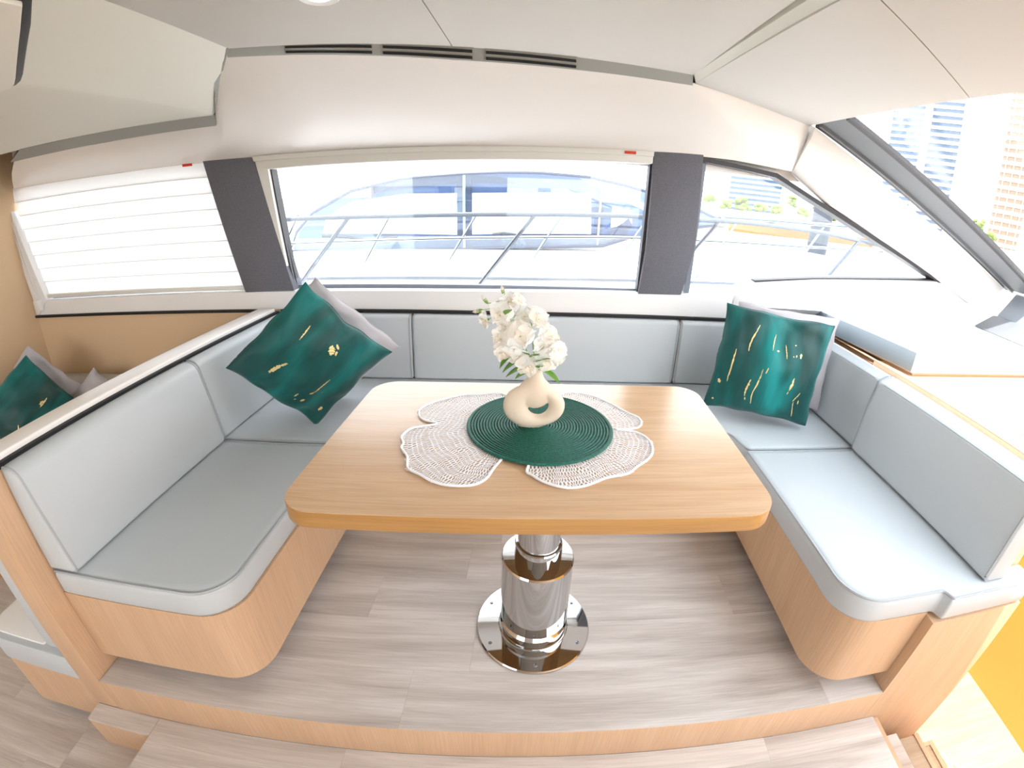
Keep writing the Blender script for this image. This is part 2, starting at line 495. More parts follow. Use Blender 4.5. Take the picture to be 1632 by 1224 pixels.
# grey strip between ceiling edge and fascia
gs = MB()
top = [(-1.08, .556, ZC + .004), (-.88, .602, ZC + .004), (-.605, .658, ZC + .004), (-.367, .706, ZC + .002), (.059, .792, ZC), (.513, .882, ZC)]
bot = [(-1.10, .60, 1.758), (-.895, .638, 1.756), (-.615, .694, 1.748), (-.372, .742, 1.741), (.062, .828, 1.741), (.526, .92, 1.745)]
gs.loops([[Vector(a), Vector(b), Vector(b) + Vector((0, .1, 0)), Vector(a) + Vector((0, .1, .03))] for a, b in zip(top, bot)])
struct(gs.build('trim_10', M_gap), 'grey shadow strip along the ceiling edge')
# air vents in the strip: three grilles of two slots
def strip_at(X):
    for a, b, c, d in zip(top, top[1:], bot, bot[1:]):
        if X <= b[0]:
            k = (X - a[0]) / (b[0] - a[0])
            return Vector(a).lerp(Vector(b), k), Vector(c).lerp(Vector(d), k)
    return Vector(top[-1]), Vector(bot[-1])
for i, (xa, xb, lb) in enumerate(((-.89, -.62, 'slotted air vent over the fascia, nearest the cream soffit'), (-.585, -.30, 'middle slotted air vent in the ceiling strip'), (-.255, .055, 'slotted air vent in the ceiling strip, nearest the roof beam'))):
    t0, b0_ = strip_at((xa + xb) / 2)
    v = thing('air_vent', (b0_.x, b0_.y - .02, b0_.z), lb, 'vent', 'slotted vents in the ceiling strip')
    fr = MB(); 
    pa, pb = strip_at(xa - .004), strip_at(xb + .004)
    o_ = Vector((0, -.003, -.001))
    fr.hexa([pa[1] + o_, pb[1] + o_, pb[0] + o_, pa[0] + o_], [pa[1], pb[1], pb[0], pa[0]])
    fr.build('vent_frame', M_gap, v)
    for k0, k1 in ((.20, .42), (.66, .88)):
        s_ = MB(); n = 6; A, B = [], []
        for j in range(n + 1):
            X = xa + (xb - xa) * j / n
            t_, q_ = strip_at(X)
            A.append(t_.lerp(q_, k0)); B.append(t_.lerp(q_, k1))
        o2 = Vector((0, -.006, -.002))
        for j in range(n):
            s_.hexa([A[j] + o2, B[j] + o2, B[j + 1] + o2, A[j + 1] + o2], [A[j], B[j], B[j + 1], A[j + 1]])
        s_.build('slot', M_slot, v, recalc=True)

# cream soffit hanging from the ceiling on the left
A_, B_ = (-1.053, .039, ZC), (-1.064, .545, ZC + .004)
C_, D_, E_ = (-1.350, .862, 1.622), (-1.318, .022, 1.622), (-2.43, .850, 1.618)
sf = MB()
A0, D0 = (-1.04, -1.2, ZC), (-1.28, -1.2, 1.622)
c2 = lambda a, b, k: tuple(Vector(a).lerp(Vector(b), k))
rowA = [A0, A_, B_]
rowD = [D0, D_, C_]
pts = []
for a, d in zip(rowA, rowD):
    a, d = Vector(a), Vector(d)
    r_ = []
    for k in range(6): r_.append(a.lerp(d, .9 * k / 5))
    # rounded lower crease
    q = d + Vector((-.05, 0, 0))
    r_ += [a.lerp(d, .95) * .65 + d * .3 + q * .05, d * .9 + q * .1, q]
    r_.append(Vector((-3.0, d.y, 1.618)))
    r_.append(Vector((-3.0, d.y, ZC)))
    pts.append(r_)
sf.loops(pts)
struct(sf.build('ceiling_soffit', M_soff, angle=60), 'cream soffit under the ceiling on the left')
# grey strip between soffit and fascia
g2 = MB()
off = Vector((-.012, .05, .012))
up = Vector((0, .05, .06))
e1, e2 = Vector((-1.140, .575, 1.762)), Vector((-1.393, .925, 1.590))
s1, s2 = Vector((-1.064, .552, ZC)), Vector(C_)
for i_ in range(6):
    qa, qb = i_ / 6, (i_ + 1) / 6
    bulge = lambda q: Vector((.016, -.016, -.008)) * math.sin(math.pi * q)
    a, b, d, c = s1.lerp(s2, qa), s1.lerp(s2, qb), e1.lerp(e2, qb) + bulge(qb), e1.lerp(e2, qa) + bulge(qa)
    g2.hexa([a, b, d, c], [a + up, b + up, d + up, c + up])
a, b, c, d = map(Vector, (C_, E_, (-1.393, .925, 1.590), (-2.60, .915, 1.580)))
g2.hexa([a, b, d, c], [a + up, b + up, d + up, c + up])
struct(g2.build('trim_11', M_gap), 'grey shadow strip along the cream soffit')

# overhead cream panel with a dark rounded border at the far left
po = [(-.53, -1.4), (-.53, -.585), (-.60, -.53), (-.80, -.385), (-.835, -.362), (-.862, -.350), (-.90, -.348), (-1.4, -.40), (-1.4, -1.4)]
bp_ = thing('overhead_panel', (-.95, -.9, 1.50), 'cream overhead panel with a dark rounded edge at the ceiling', 'panel')
pi_ = [(-.541, -1.39), (-.541, -.588), (-.608, -.538), (-.806, -.394), (-.838, -.372), (-.864, -.360), (-.90, -.358), (-1.39, -.41), (-1.39, -1.39)]
MB().hexa([(x, y, 1.50) for x, y in po], [(x, y, 1.54) for x, y in po]).build('border', M_dark, bp_, bevel=.002)
MB().hexa([(x, y, 1.494) for x, y in pi_], [(x, y, 1.5005) for x, y in pi_]).build('face', M_soff, bp_, bevel=.002)
MB().box(-1.3, -.7, -1.3, -.6, 1.54, ZC).build('hanger', M_soff, bp_)

# right: lower roof panel toward the windscreen, and its beam
lz = lambda X: 1.753 - .125 * (X - .53)
rb = [(.534, .905), (.555, -2.9), (.56, -2.9)]
def slabp(xy, m, name, th=.04, lab=None):
    o = MB().hexa([(x, y, lz(x)) for x, y in xy], [(x, y, lz(x) + th) for x, y in xy]).build(name, m, flat=True)
    return struct(o, lab)
slabp([(.534, .908), (1.128, 1.037), (1.140, .152), (.80, .0), (.572, -.10)], M_ceil, 'ceiling_forward')
slabp([(1.1405, .149), (1.16, -2.9), (.60, -2.9), (.5735, -.103), (.80, -.0035)], M_ceil, 'ceiling_forward')
struct(MB().hexa([(.512, .869, ZC), (.541, .084, ZC), (.56, -2.9, ZC), (.60, -2.9, 1.750), (.570, .092, 1.751), (.534, .908, 1.753)],
                 [(.512, .869, ZC + .04), (.541, .084, ZC + .04), (.56, -2.9, ZC + .04), (.60, -2.9, ZC + .04), (.570, .092, ZC + .04), (.534, .908, ZC + .04)]).build('ceiling_beam', M_soff, flat=True))
# roof skin above everything, keeps the sun out
struct(MB().box(-3.05, 1.15, -2.9, 1.24, 1.84, 1.90).build('roof', M_gel))
struct(MB().hexa([(.5, -2.9, 1.80), (1.15, -2.9, 1.72), (1.15, 1.2, 1.72), (.5, 1.2, 1.80)], [(.5, -2.9, 1.9), (1.15, -2.9, 1.80), (1.15, 1.2, 1.80), (.5, 1.2, 1.9)]).build('roof_front', M_gel))

# ceiling downlight cut by the upper edge of the picture
dl = thing('ceiling_downlight', (-.60, .225, ZC - .012), 'round white downlight set flush in the ceiling', 'light')
MB(raw=True).lathe([(0, .010), (.028, .010), (.030, .004), (.046, 0), (.052, .004), (.052, .012), (0, .012)], (S((-.60, .225, 0)).x, .225, ZC - .012), 40).build('bezel', M_wht, dl)
MB(raw=True).lathe([(0, .0), (.026, .002), (.028, .008), (0, .009)], (S((-.60, .225, 0)).x, .225, ZC - .012), 32).build('lens', emit('downlight_lens', (1, .98, .95, 1), 1.5), dl)

# ------------------------------------------------------------------ windows
YG = 1.19
def pane(name, xz, y=YG):
    return MB().hexa([(x, y, z) for x, z in xz], [(x, y + .006, z) for x, z in xz])
# pillars
struct(MB().hexa([(-1.617, YW - .004, 1.471), (-1.353, YW - .004, 1.469), (-1.221, YW - .004, .848), (-1.482, YW - .004, .842)],
                 [(-1.617, YG + .02, 1.471), (-1.353, YG + .02, 1.469), (-1.221, YG + .02, .848), (-1.482, YG + .02, .842)]).build('trim_12', M_fab, bevel=.004), 'dark grey fabric window pillar, raked')
struct(MB().hexa([(.437, YW - .004, 1.499), (.666, YW - .004, 1.508), (.680, YW - .004, 1.08), (.645, YW - .004, .862), (.432, YW - .004, .858), (.443, YW - .004, 1.06)],
                 [(.437, YG + .02, 1.499), (.666, YG + .02, 1.508), (.680, YG + .02, 1.08), (.645, YG + .02, .862), (.432, YG + .02, .858), (.443, YG + .02, 1.06)]).build('trim_13', M_fab, bevel=.004), 'dark grey fabric window pillar beside the front window')

# aft window with a closed pleated blind
w1 = struct(pane('window_1', [(-3.0, .84), (-1.45, .845), (-1.60, 1.47), (-3.0, 1.47)]).build('window_1', M_glass, flat=True))
MB().box(-2.83, -1.47, YG - .03, YG, .838, .852).build('window_frame', M_frame, w1)
bl = thing('pleated_blind', (-2.2, YW + .02, .852), 'white pleated blind drawn down over the aft window', 'blind')
nP = 8
z_at = lambda k: 1.475 - k * (1.475 - .868) / nP
for k in range(nP):
    za, zb = z_at(k), z_at(k + 1)
    xl = lambda z: -2.935 + (1.47 - z) * .16
    xr = lambda z: -1.612 + (1.47 - z) * .215
    zm = (za + zb) / 2
    m = MB()
    yb = YW + .030
    A = [(xl(za), yb, za), (xl(zb), yb - .007, zb - .003), (xl(zb), yb, zb)]
    B = [(xr(za), yb, za), (xr(zb), yb - .007, zb - .003), (xr(zb), yb, zb)]
    m.loops([A + [(p[0], p[1] + .002, p[2]) for p in A[::-1]], B + [(p[0], p[1] + .002, p[2]) for p in B[::-1]]])
    pz_ = m.build('pleat', M_blind, bl, flat=True)
    MB().loops([[(x, yb - .0085, zb - .003), (x, yb - .0085, zb - .0006), (x, yb - .006, zb - .0006), (x, yb - .006, zb - .003)] for x in (xl(zb), xr(zb))]).build('fold_strip', M_case, pz_, flat=True)  # opaque strip added so each fold shows a thin shade line
MB().hexa([(-2.84, YW + .005, .852), (-1.49, YW + .005, .852), (-1.49, YW + .005, .872), (-2.84, YW + .005, .872)], [(-2.84, YW + .03, .852), (-1.49, YW + .03, .852), (-1.49, YW + .03, .872), (-2.84, YW + .03, .872)]).build('bottom_bar', M_case, bl, bevel=.002)
# white side trim with guide and cord
struct(MB().hexa([(-2.99, YW - .01, 1.45), (-2.955, YW - .01, 1.45), (-2.80, YW - .01, .845), (-2.90, YW - .01, .757)], [(-2.99, YW + .06, 1.45), (-2.955, YW + .06, 1.45), (-2.80, YW + .06, .845), (-2.90, YW + .06, .757)]).build('trim_14', M_sillw, bevel=.003), 'white slanted trim at the aft end of the blind')
gd = thing('blind_cord', (-2.86, YW - .02, .79), 'thin white blind cord with a small plastic tensioner', 'cord')
MB().tube([(-2.955, YW - .016, 1.36), (-2.91, YW - .018, 1.10), (-2.862, YW - .02, .845)], .0022, 6).build('cord', M_wht, gd)
MB().tube([(-2.945, YW - .016, 1.36), (-2.875, YW - .018, 1.02), (-2.85, YW - .02, .845)], .0022, 6).build('cord', M_wht, gd)
MB().box(-2.875, -2.835, YW - .032, YW - .008, .785, .850).build('tensioner', M_wht, gd, bevel=.006)
MB().box(-2.96, -2.935, YW - .026, YW - .008, 1.235, 1.26).build('clip', M_wht, gd, bevel=.004)

# middle window
w2 = struct(pane('window_2', [(-1.243, .85), (.43, .858), (.437, 1.49), (-1.35, 1.48)]).build('window_2', M_glass, flat=True))
MB().hexa([(-1.235, YG - .02, .846), (.432, YG - .02, .852), (.432, YG - .02, .872), (-1.235, YG - .02, .866)], [(-1.235, YG + .01, .846), (.432, YG + .01, .852), (.432, YG + .01, .872), (-1.235, YG + .01, .866)]).build('window_frame', M_frame, w2)
MB().hexa([(-1.352, YW, 1.468), (-1.295, YW, 1.468), (-1.240, YW, .86), (-1.222, YW, .848)][:1] + [(-1.290, YW, 1.42), (-1.236, YW, .862), (-1.222, YW, .848)], [(-1.352, YW + .04, 1.468), (-1.290, YW + .04, 1.42), (-1.236, YW + .04, .862), (-1.222, YW + .04, .848)]).build('guide_rail', M_case, w2)
MB().hexa([(-1.290, YW + .02, 1.42), (-1.283, YW + .02, 1.42), (-1.229, YW + .02, .872), (-1.236, YW + .02, .862)], [(-1.290, YW + .07, 1.42), (-1.283, YW + .07, 1.42), (-1.229, YW + .07, .872), (-1.236, YW + .07, .862)]).build('seal', M_trimd, w2)
MB().box(.428, .440, YW + .02, YW + .07, .86, 1.47).build('seal', M_trimd, w2)
rb_ = thing('roller_blind', (-.45, YW, 1.41), 'white blind rolled up above the middle window', 'blind')
MB().hexa([(-1.352, YW - .008, 1.466), (.434, YW - .008, 1.494), (.434, YW - .008, 1.446), (-1.318, YW - .008, 1.410)], [(-1.352, YW + .05, 1.466), (.434, YW + .05, 1.494), (.434, YW + .05, 1.446), (-1.318, YW + .05, 1.410)]).build('cassette', M_case, rb_, bevel=.004)
MB().hexa([(-1.352, YW - .018, 1.470), (.434, YW - .018, 1.498), (.434, YW - .018, 1.476), (-1.345, YW - .018, 1.447)], [(-1.352, YW, 1.470), (.434, YW, 1.498), (.434, YW, 1.476), (-1.345, YW, 1.447)]).build('valance', M_case, rb_, bevel=.003)
# red tags on the blind rails
for X, z, lb in ((.33, 1.489, 'small red tag under the fascia above the middle window'), (-1.685, 1.462, 'small red tag under the fascia above the pleated blind')):
    tg = MB().box(X - .028, X + .022, YW - .024, YW - .017, z - .010, z + .002)
    tag(tg.build('red_tag', M_red, bevel=.001), lb, 'tag')

# front quarter window
W3 = [(.68, .870), (1.027, .945), (1.36, .977), (2.201, 1.041), (1.691, 1.206), (1.269, 1.36), (1.029, 1.458), (.914, 1.468), (.667, 1.495)]
w3 = struct(pane('window_3', W3).build('window_3', M_glass, flat=True))
def ribbon(path, y0, y1, w, name, m, parent=None):
    A = [(x, y0, z) for x, z in path]; Bq = [(x - w[0], y0, z - w[1]) for x, z in path]
    mb = MB()
    mb.loops([[a, b, (b[0], y1, b[2]), (a[0], y1, a[2])] for a, b in zip(A, Bq)])
    return mb.build(name, m, parent)
ribbon([(.667, 1.495), (.914, 1.474), (1.04, 1.462), (1.28, 1.367), (1.70, 1.216), (2.24, 1.036)], YW - .002, YW + .07, (.004, .020), 'seal', M_trimd, w3)
ribbon([(1.027, .950), (1.36, .985), (2.22, 1.05)], YW + .02, YW + .07, (0, .010), 'seal', M_trimd, w3)
MB().box(.668, .690, YW + .02, YW + .06, .87, 1.49).build('seal', M_frame, w3)

# A-pillar cover and windscreen
ap = MB()
inner = [(1.137, 1.00, 1.669), (1.45, 1.00, 1.530), (1.741, 1.00, 1.395), (2.2, 1.00, 1.225), (2.593, 1.00, 1.067)]
outer = [(1.118, YW - .004, 1.478), (1.36, YW - .004, 1.345), (1.70, YW - .004, 1.217), (2.10, YW - .004, 1.075), (2.42, YW - .05, .945)]
apl = []
for a, b in zip(inner, outer):
    a, b = Vector(a), Vector(b)
    mid = a.lerp(b, .5) + Vector((-.01, -.022, .0))
    apl.append([a, a.lerp(mid, .55) + Vector((0, -.01, 0)), mid, b.lerp(mid, .4), b, b + Vector((0, .09, .01)), a + Vector((.02, .15, .05))])
struct(ap.loops(apl).build('trim_15', M_gel, angle=60), 'white cover of the windscreen pillar')
# dark groove beside it and grey trim on the windscreen plane
wz = lambda X: 1.676 - .413 * (X - 1.145)
gr_ = MB()
gr_.loops([[(X, 1.005, wz(X) - .008), (X, .968, wz(X) - .004), (X, .968, wz(X) + .03), (X, 1.005, wz(X) + .03)] for X in (1.137, 1.5, 2.0, 2.62)])
struct(gr_.build('trim_16', M_trimd), 'dark groove beside the pillar cover')
gr_ = MB()
gr_.loops([[(X, .972, wz(X) - .012), (X, .950, wz(X) - .014), (X, .950, wz(X) + .02), (X, .972, wz(X) + .02)] for X in (1.137, 1.5, 2.0, 2.62)])
struct(gr_.build('trim_17', M_trim), 'metal bead beside the pillar cover')
gr_ = MB()
gr_.loops([[(X, .952, wz(X)), (X, .765, wz(X)), (X, .765, wz(X) + .02), (X, .952, wz(X) + .02)] for X in (1.137, 1.5, 2.0, 2.62)])
struct(gr_.build('trim_18', M_trim), 'grey padded trim along the windscreen side')
gr_ = MB()
gr_.loops([[(X, .770, wz(X) - .006), (X, .748, wz(X) - .004), (X, .748, wz(X) + .02), (X, .770, wz(X) + .02)] for X in (1.137, 1.5, 2.0, 2.55)])
struct(gr_.build('trim_19', M_trimd), 'black seal of the windscreen')
ws = MB()
ws.hexa([(1.15, .755, wz(1.15)), (2.60, .755, wz(2.60)), (2.60, -2.0, wz(2.60)), (1.15, -2.0, wz(1.15))], [(1.15, .755, wz(1.15) + .008), (2.60, .755, wz(2.60) + .008), (2.60, -2.0, wz(2.60) + .008), (1.15, -2.0, wz(1.15) + .008)])
struct(ws.build('window_4', M_glass, flat=True))

# ------------------------------------------------------------------ dash block and wood counter on the right
ct = thing('side_counter', (1.45, .05, .322), 'oak side counter behind the right bench, sunlit top', 'counter')
MB().box(1.359, 1.488, -.284, .95, .3225, .735).build('body', M_oakv, ct)
MB().prism([(1.357, -.29), (1.489, -.29), (1.489, -.07), (2.30, -.07), (2.30, .55), (1.50, .55), (1.357, .55)], .735, .757).build('top', M_oak, ct, bevel=.001)
MB().prism([(1.357, -.29), (1.372, -.29), (1.372, .95), (1.357, .95)], .757, .7595).build('lipping', M_oakv, ct)
db = thing('dash_console', (1.95, .72, .757), 'white dash console with shaded grey flank beside the right bench', 'console')
MB().prism([(1.322, 1.10), (1.318, 1.05), (1.402, .372), (2.75, .43), (2.75, 1.10)], .772, .857).build('body', M_sillw, db, bevel=.006, seg=3)
MB().hexa([(1.3165, 1.045, .775), (1.3985, .380, .775), (1.3985, .380, .853), (1.3165, 1.045, .853)], [(1.325, 1.045, .775), (1.406, .380, .775), (1.406, .380, .853), (1.325, 1.045, .853)]).build('flank', M_dashs, db, bevel=.002)  # thin grey panel paints the shaded side of the white console
MB().prism([(1.376, 1.09), (1.376, 1.04), (1.425, .392), (2.74, .45), (2.74, 1.09)], .7575, .773).build('plinth', M_oakv, db)
cw = thing('instrument_cowl', (2.9, .3, .857), 'grey instrument cowl under the windscreen', 'dashboard')
MB().hexa([(2.45, -1.2, .858), (2.45, .93, .858), (2.62, .93, 1.06), (2.60, -1.2, 1.075)], [(3.2, -1.2, .858), (3.2, .93, .858), (3.2, .93, .90), (3.2, -1.2, .90)]).build('hood', M_dashg, cw, bevel=.01)
MB().hexa([(2.30, .50, .859), (2.30, .90, .859), (2.46, .92, .925), (2.46, .45, .925)], [(2.5, .50, .859), (2.5, .90, .859), (2.5, .92, .925), (2.5, .45, .925)]).build('brow', M_trim, cw, bevel=.008)

# ------------------------------------------------------------------ settee base
def rounded(pts, rad):
    """round selected corners of a polygon: rad[i] is the radius at point i"""
    out = []
    n = len(pts)
    for i, p in enumerate(pts):
        p = Vector((p[0], p[1])); a = Vector(pts[i - 1]) ; b = Vector(pts[(i + 1) % n])
        r = rad[i]
        if r <= 0: out.append((p.x, p.y)); continue
        u, v = (a - p).normalized(), (b - p).normalized()
        ang = u.angle(v)
        d = r / math.tan(ang / 2)
        c = p + (u + v).normalized() * (r / math.sin(ang / 2))
        s, e = p + u * d, p + v * d
        a0 = math.atan2(s.y - c.y, s.x - c.x); a1 = math.atan2(e.y - c.y, e.x - c.x)
        da = (a1 - a0 + math.pi) % (2 * math.pi) - math.pi
        for k in range(9):
            th = a0 + da * k / 8
            out.append((c.x + r * math.cos(th), c.y + r * math.sin(th)))
    return out
bench_out = [(-1.31, -.300), (-.752, -.300), (-.752, .585), (.812, .585), (.812, -.327), (1.095, -.327), (1.095, 1.10), (-1.31, 1.10)]
base_o = rounded(bench_out, [0, .105, .06, .06, .115, 0, 0, 0])
sb = thing('settee_base', (-.1, .6, 0), 'oak U-shaped settee base with rounded ends and recessed plinth', 'settee')
MB().prism(base_o, .067, .332).build('carcass', M_oakv, sb, angle=40)
toe = rounded([(-1.31, -.19), (-.84, -.19), (-.84, .66), (.90, .66), (.90, -.21), (1.095, -.21), (1.095, 1.10), (-1.31, 1.10)], [0, .06, .03, .03, .06, 0, 0, 0])
MB().prism(toe, .0005, .068).build('plinth', M_dark, sb)

# ------------------------------------------------------------------ cushions
def seat_cushion(name, xy, rad, z0, z1, label, piping=None, crown=.010):
    t = thing(name, (sum(p[0] for p in xy) / len(xy), sum(p[1] for p in xy) / len(xy), z0), label, 'cushion', 'grey seat cushions of the dinette')
    m = len(xy)
    area = sum(xy[i][0] * xy[(i + 1) % m][1] - xy[(i + 1) % m][0] * xy[i][1] for i in range(m))
    sgn = 1 if area > 0 else -1
    def inset(d):
        pts, rr = [], []
        for i in range(m):
            a, p, b = Vector(xy[i - 1]), Vector(xy[i]), Vector(xy[(i + 1) % m])
            e1, e2 = (p - a).normalized(), (b - p).normalized()
            n1, n2 = Vector((-e1.y, e1.x)) * sgn, Vector((-e2.y, e2.x)) * sgn
            nn = (n1 + n2).normalized()
            q = p + nn * d / max(.5, nn.dot(n1))
            turn = (e1.x * e2.y - e1.y * e2.x) * sgn
            pts.append((q.x, q.y)); rr.append(max(.003, rad[i] - d) if turn > 0 else rad[i] + d)
        return rounded(pts, rr)
    mb = MB()
    lv = [(.004, z0), (.0, z0 + .008), (.0, z1 - .022), (.003, z1 - .010), (.010, z1 - .002), (.020, z1 + .001), (.032, z1 + .003)]
    mb.loops([[(x, y, z) for x, y in inset(d)] for d, z in lv])
    mb.build('cover', M_lea, t, angle=75)
    m2 = MB()
    m2.tube([(x, y, z1 - .003) for x, y in inset(.005)], .0042, 6, close=True)
    m2.build('piping', M_pip, t)
    return t
seat_cushion('seat_cushion', [(-1.305, -.302), (-.757, -.302), (-.757, .434), (-1.305, .434)], [0.01, .105, .012, .01], .332, .415, 'long grey seat cushion on the left bench')
seat_cushion('seat_cushion', [(.790, -.330), (1.105, -.330), (1.118, -.362), (1.484, -.362), (1.484, -.288), (1.352, -.288), (1.352, .426), (.790, .426)], [.115, .01, .01, .012, .01, .004, .01, .012], .3325, .415, 'long grey seat cushion on the right bench with a stepped corner')
seat_cushion('seat_cushion', [(-1.30, .440), (-.775, .440), (-.765, .585), (.768, .585), (.798, .432), (1.35, .432), (1.35, 1.10), (-1.30, 1.10)], [.012, .03, .07, .07, .03, .012, .01, .01], .332, .415, 'wide grey seat cushion under the window, behind the table')

def back_cushion(prof, axis, s0, s1, label, r=.028, end_piping=True):
    """prof: closed profile (d, z) where d is X (axis y) or y (axis x); extruded from s0 to s1 with softened ends"""
    cd_ = sum(p[0] for p in prof) / len(prof); cz_ = sum(p[1] for p in prof) / len(prof)
    P3 = (lambda d, s, z: (d, s, z)) if axis == 'y' else (lambda d, s, z: (s, d, z))
    t = thing('back_cushion', P3(cd_, (s0 + s1) / 2, min(p[1] for p in prof)), label, 'cushion', 'grey back cushions of the dinette')
    # smooth the profile
    n = len(prof)
    def sc(k):
        return [(cd_ + (d - cd_) * (1 - k / .09), cz_ + (z - cz_) * (1 - k / .30)) for d, z in prof]
    L = []
    dirn = 1 if s1 > s0 else -1
    for off, k in ((0, .020), (.002, .012), (.007, .006), (.016, .001), (.03, 0)):
        L.append([P3(d, s0 + dirn * off, z) for d, z in sc(k)])
    for off, k in ((.03, 0), (.016, .001), (.007, .006), (.002, .012), (0, .020)):
        L.append([P3(d, s1 - dirn * off, z) for d, z in sc(k)])
    MB().loops(L).build('cover', M_lea, t, angle=70)
    for s in (s0 + dirn * .008, s1 - dirn * .008):
        MB().tube([P3(d, s, z) for d, z in sc(.0045)], .0036, 6, close=True).build('piping', M_pip, t)
    return t
def fillet_prof(pts, rad):
    return rounded(pts, rad)
pl = fillet_prof([(-1.205, .420), (-1.226, .58), (-1.254, .744), (-1.309, .741), (-1.309, .420)], [.012, .12, .044, .004, .003])
pl2 = fillet_prof([(-1.220, .420), (-1.240, .58), (-1.266, .742), (-1.309, .741), (-1.309, .420)], [.012, .12, .036, .004, .003])
back_cushion(pl, 'y', -.300, .425, 'grey back cushion of the left bench, nearest the camera')
back_cushion(pl2, 'y', .430, 1.10, 'grey back cushion in the left corner behind the teal pillow')
pb = fillet_prof([(1.058, .420), (1.066, .60), (1.076, .738), (1.112, .741), (1.112, .420)], [.012, .15, .022, .004, .003])
back_cushion(pb, 'x', -1.212, -.643, 'grey back cushion under the window, left of the flowers')
back_cushion(pb, 'x', -.638, .650, 'long grey back cushion under the window, behind the flowers')
back_cushion(pb, 'x', .655, 1.262, 'grey back cushion under the window, behind the upright teal pillow')
pr_ = fillet_prof([(1.258, .420), (1.268, .60), (1.288, .722), (1.356, .748), (1.356, .420)], [.02, .15, .020, .01, .003])
pr2 = fillet_prof([(1.276, .420), (1.284, .60), (1.300, .722), (1.356, .746), (1.356, .420)], [.02, .15, .018, .01, .003])
bcr = back_cushion(pr_, 'y', -.335, .415, 'long grey back cushion of the right bench, nearest the camera')
MB().tube([(1.2900, y, .7185) for y in (-.30, 0, .38)], .0022, 5).build('stitched_seam', M_pip, bcr)
bcr2 = back_cushion(pr2, 'y', .420, 1.10, 'grey back cushion in the right corner beside the white console')

MB().tube([(1.3020, y, .7185) for y in (.45, .75, 1.07)], .0022, 5).build('stitched_seam', M_pip, bcr2)
# ------------------------------------------------------------------ table
tb = thing('dining_table', (-.02, -.01, 0), 'oak table top with rounded corners on a chrome pedestal', 'table')
tl = rounded([(-.540, -.322), (.480, -.322), (.480, .327), (-.540, .327)], [.075] * 4)
MB().prism(tl, .6815, .7195).build('edge_band', M_edge, tb, angle=50, bevel=.0015)
ti = rounded([(-.539, -.321), (.479, -.321), (.479, .326), (-.539, .326)], [.074] * 4)
MB().prism(ti, .7190, .7205).build('table_top', M_top, tb, angle=50)
PC = (-.006, 0, 0)
MB(raw=True).lathe([(0, .0005), (.183, .0005), (.183, .006), (.180, .010), (.112, .012), (.110, .014), (0, .014)], PC, 96).build('flange', M_chr, tb, angle=25)
MB(raw=True).lathe([(0, .012), (.106, .012), (.108, .018), (.108, .050), (.103, .056), (.100, .060), (.103, .064), (.106, .068), (.106, .312), (.103, .318), (.062, .320), (0, .320)], PC, 96).build('column', M_chr, tb, angle=25)
MB(raw=True).lathe([(0, .319), (.069, .319), (.069, .366), (.066, .370), (.062, .371), (0, .371)], PC, 80).build('collar', M_chr, tb, angle=25)
MB(raw=True).lathe([(0, .370), (.061, .370), (.061, .672), (.12, .674), (.12, .681), (0, .681)], PC, 80).build('inner_column', M_chr, tb, angle=25)
for k in range(6):
    th = math.radians(30 + 60 * k)
    c = (PC[0] + .158 * math.cos(th + math.radians(60)), .158 * math.sin(th + math.radians(60)), .009)
    MB(raw=True).lathe([(0, .004), (.002, .004), (.0025, .0025), (.005, .0035), (.0062, .001), (.0062, 0), (0, 0)], c, 14).build('screw', M_rail, tb)

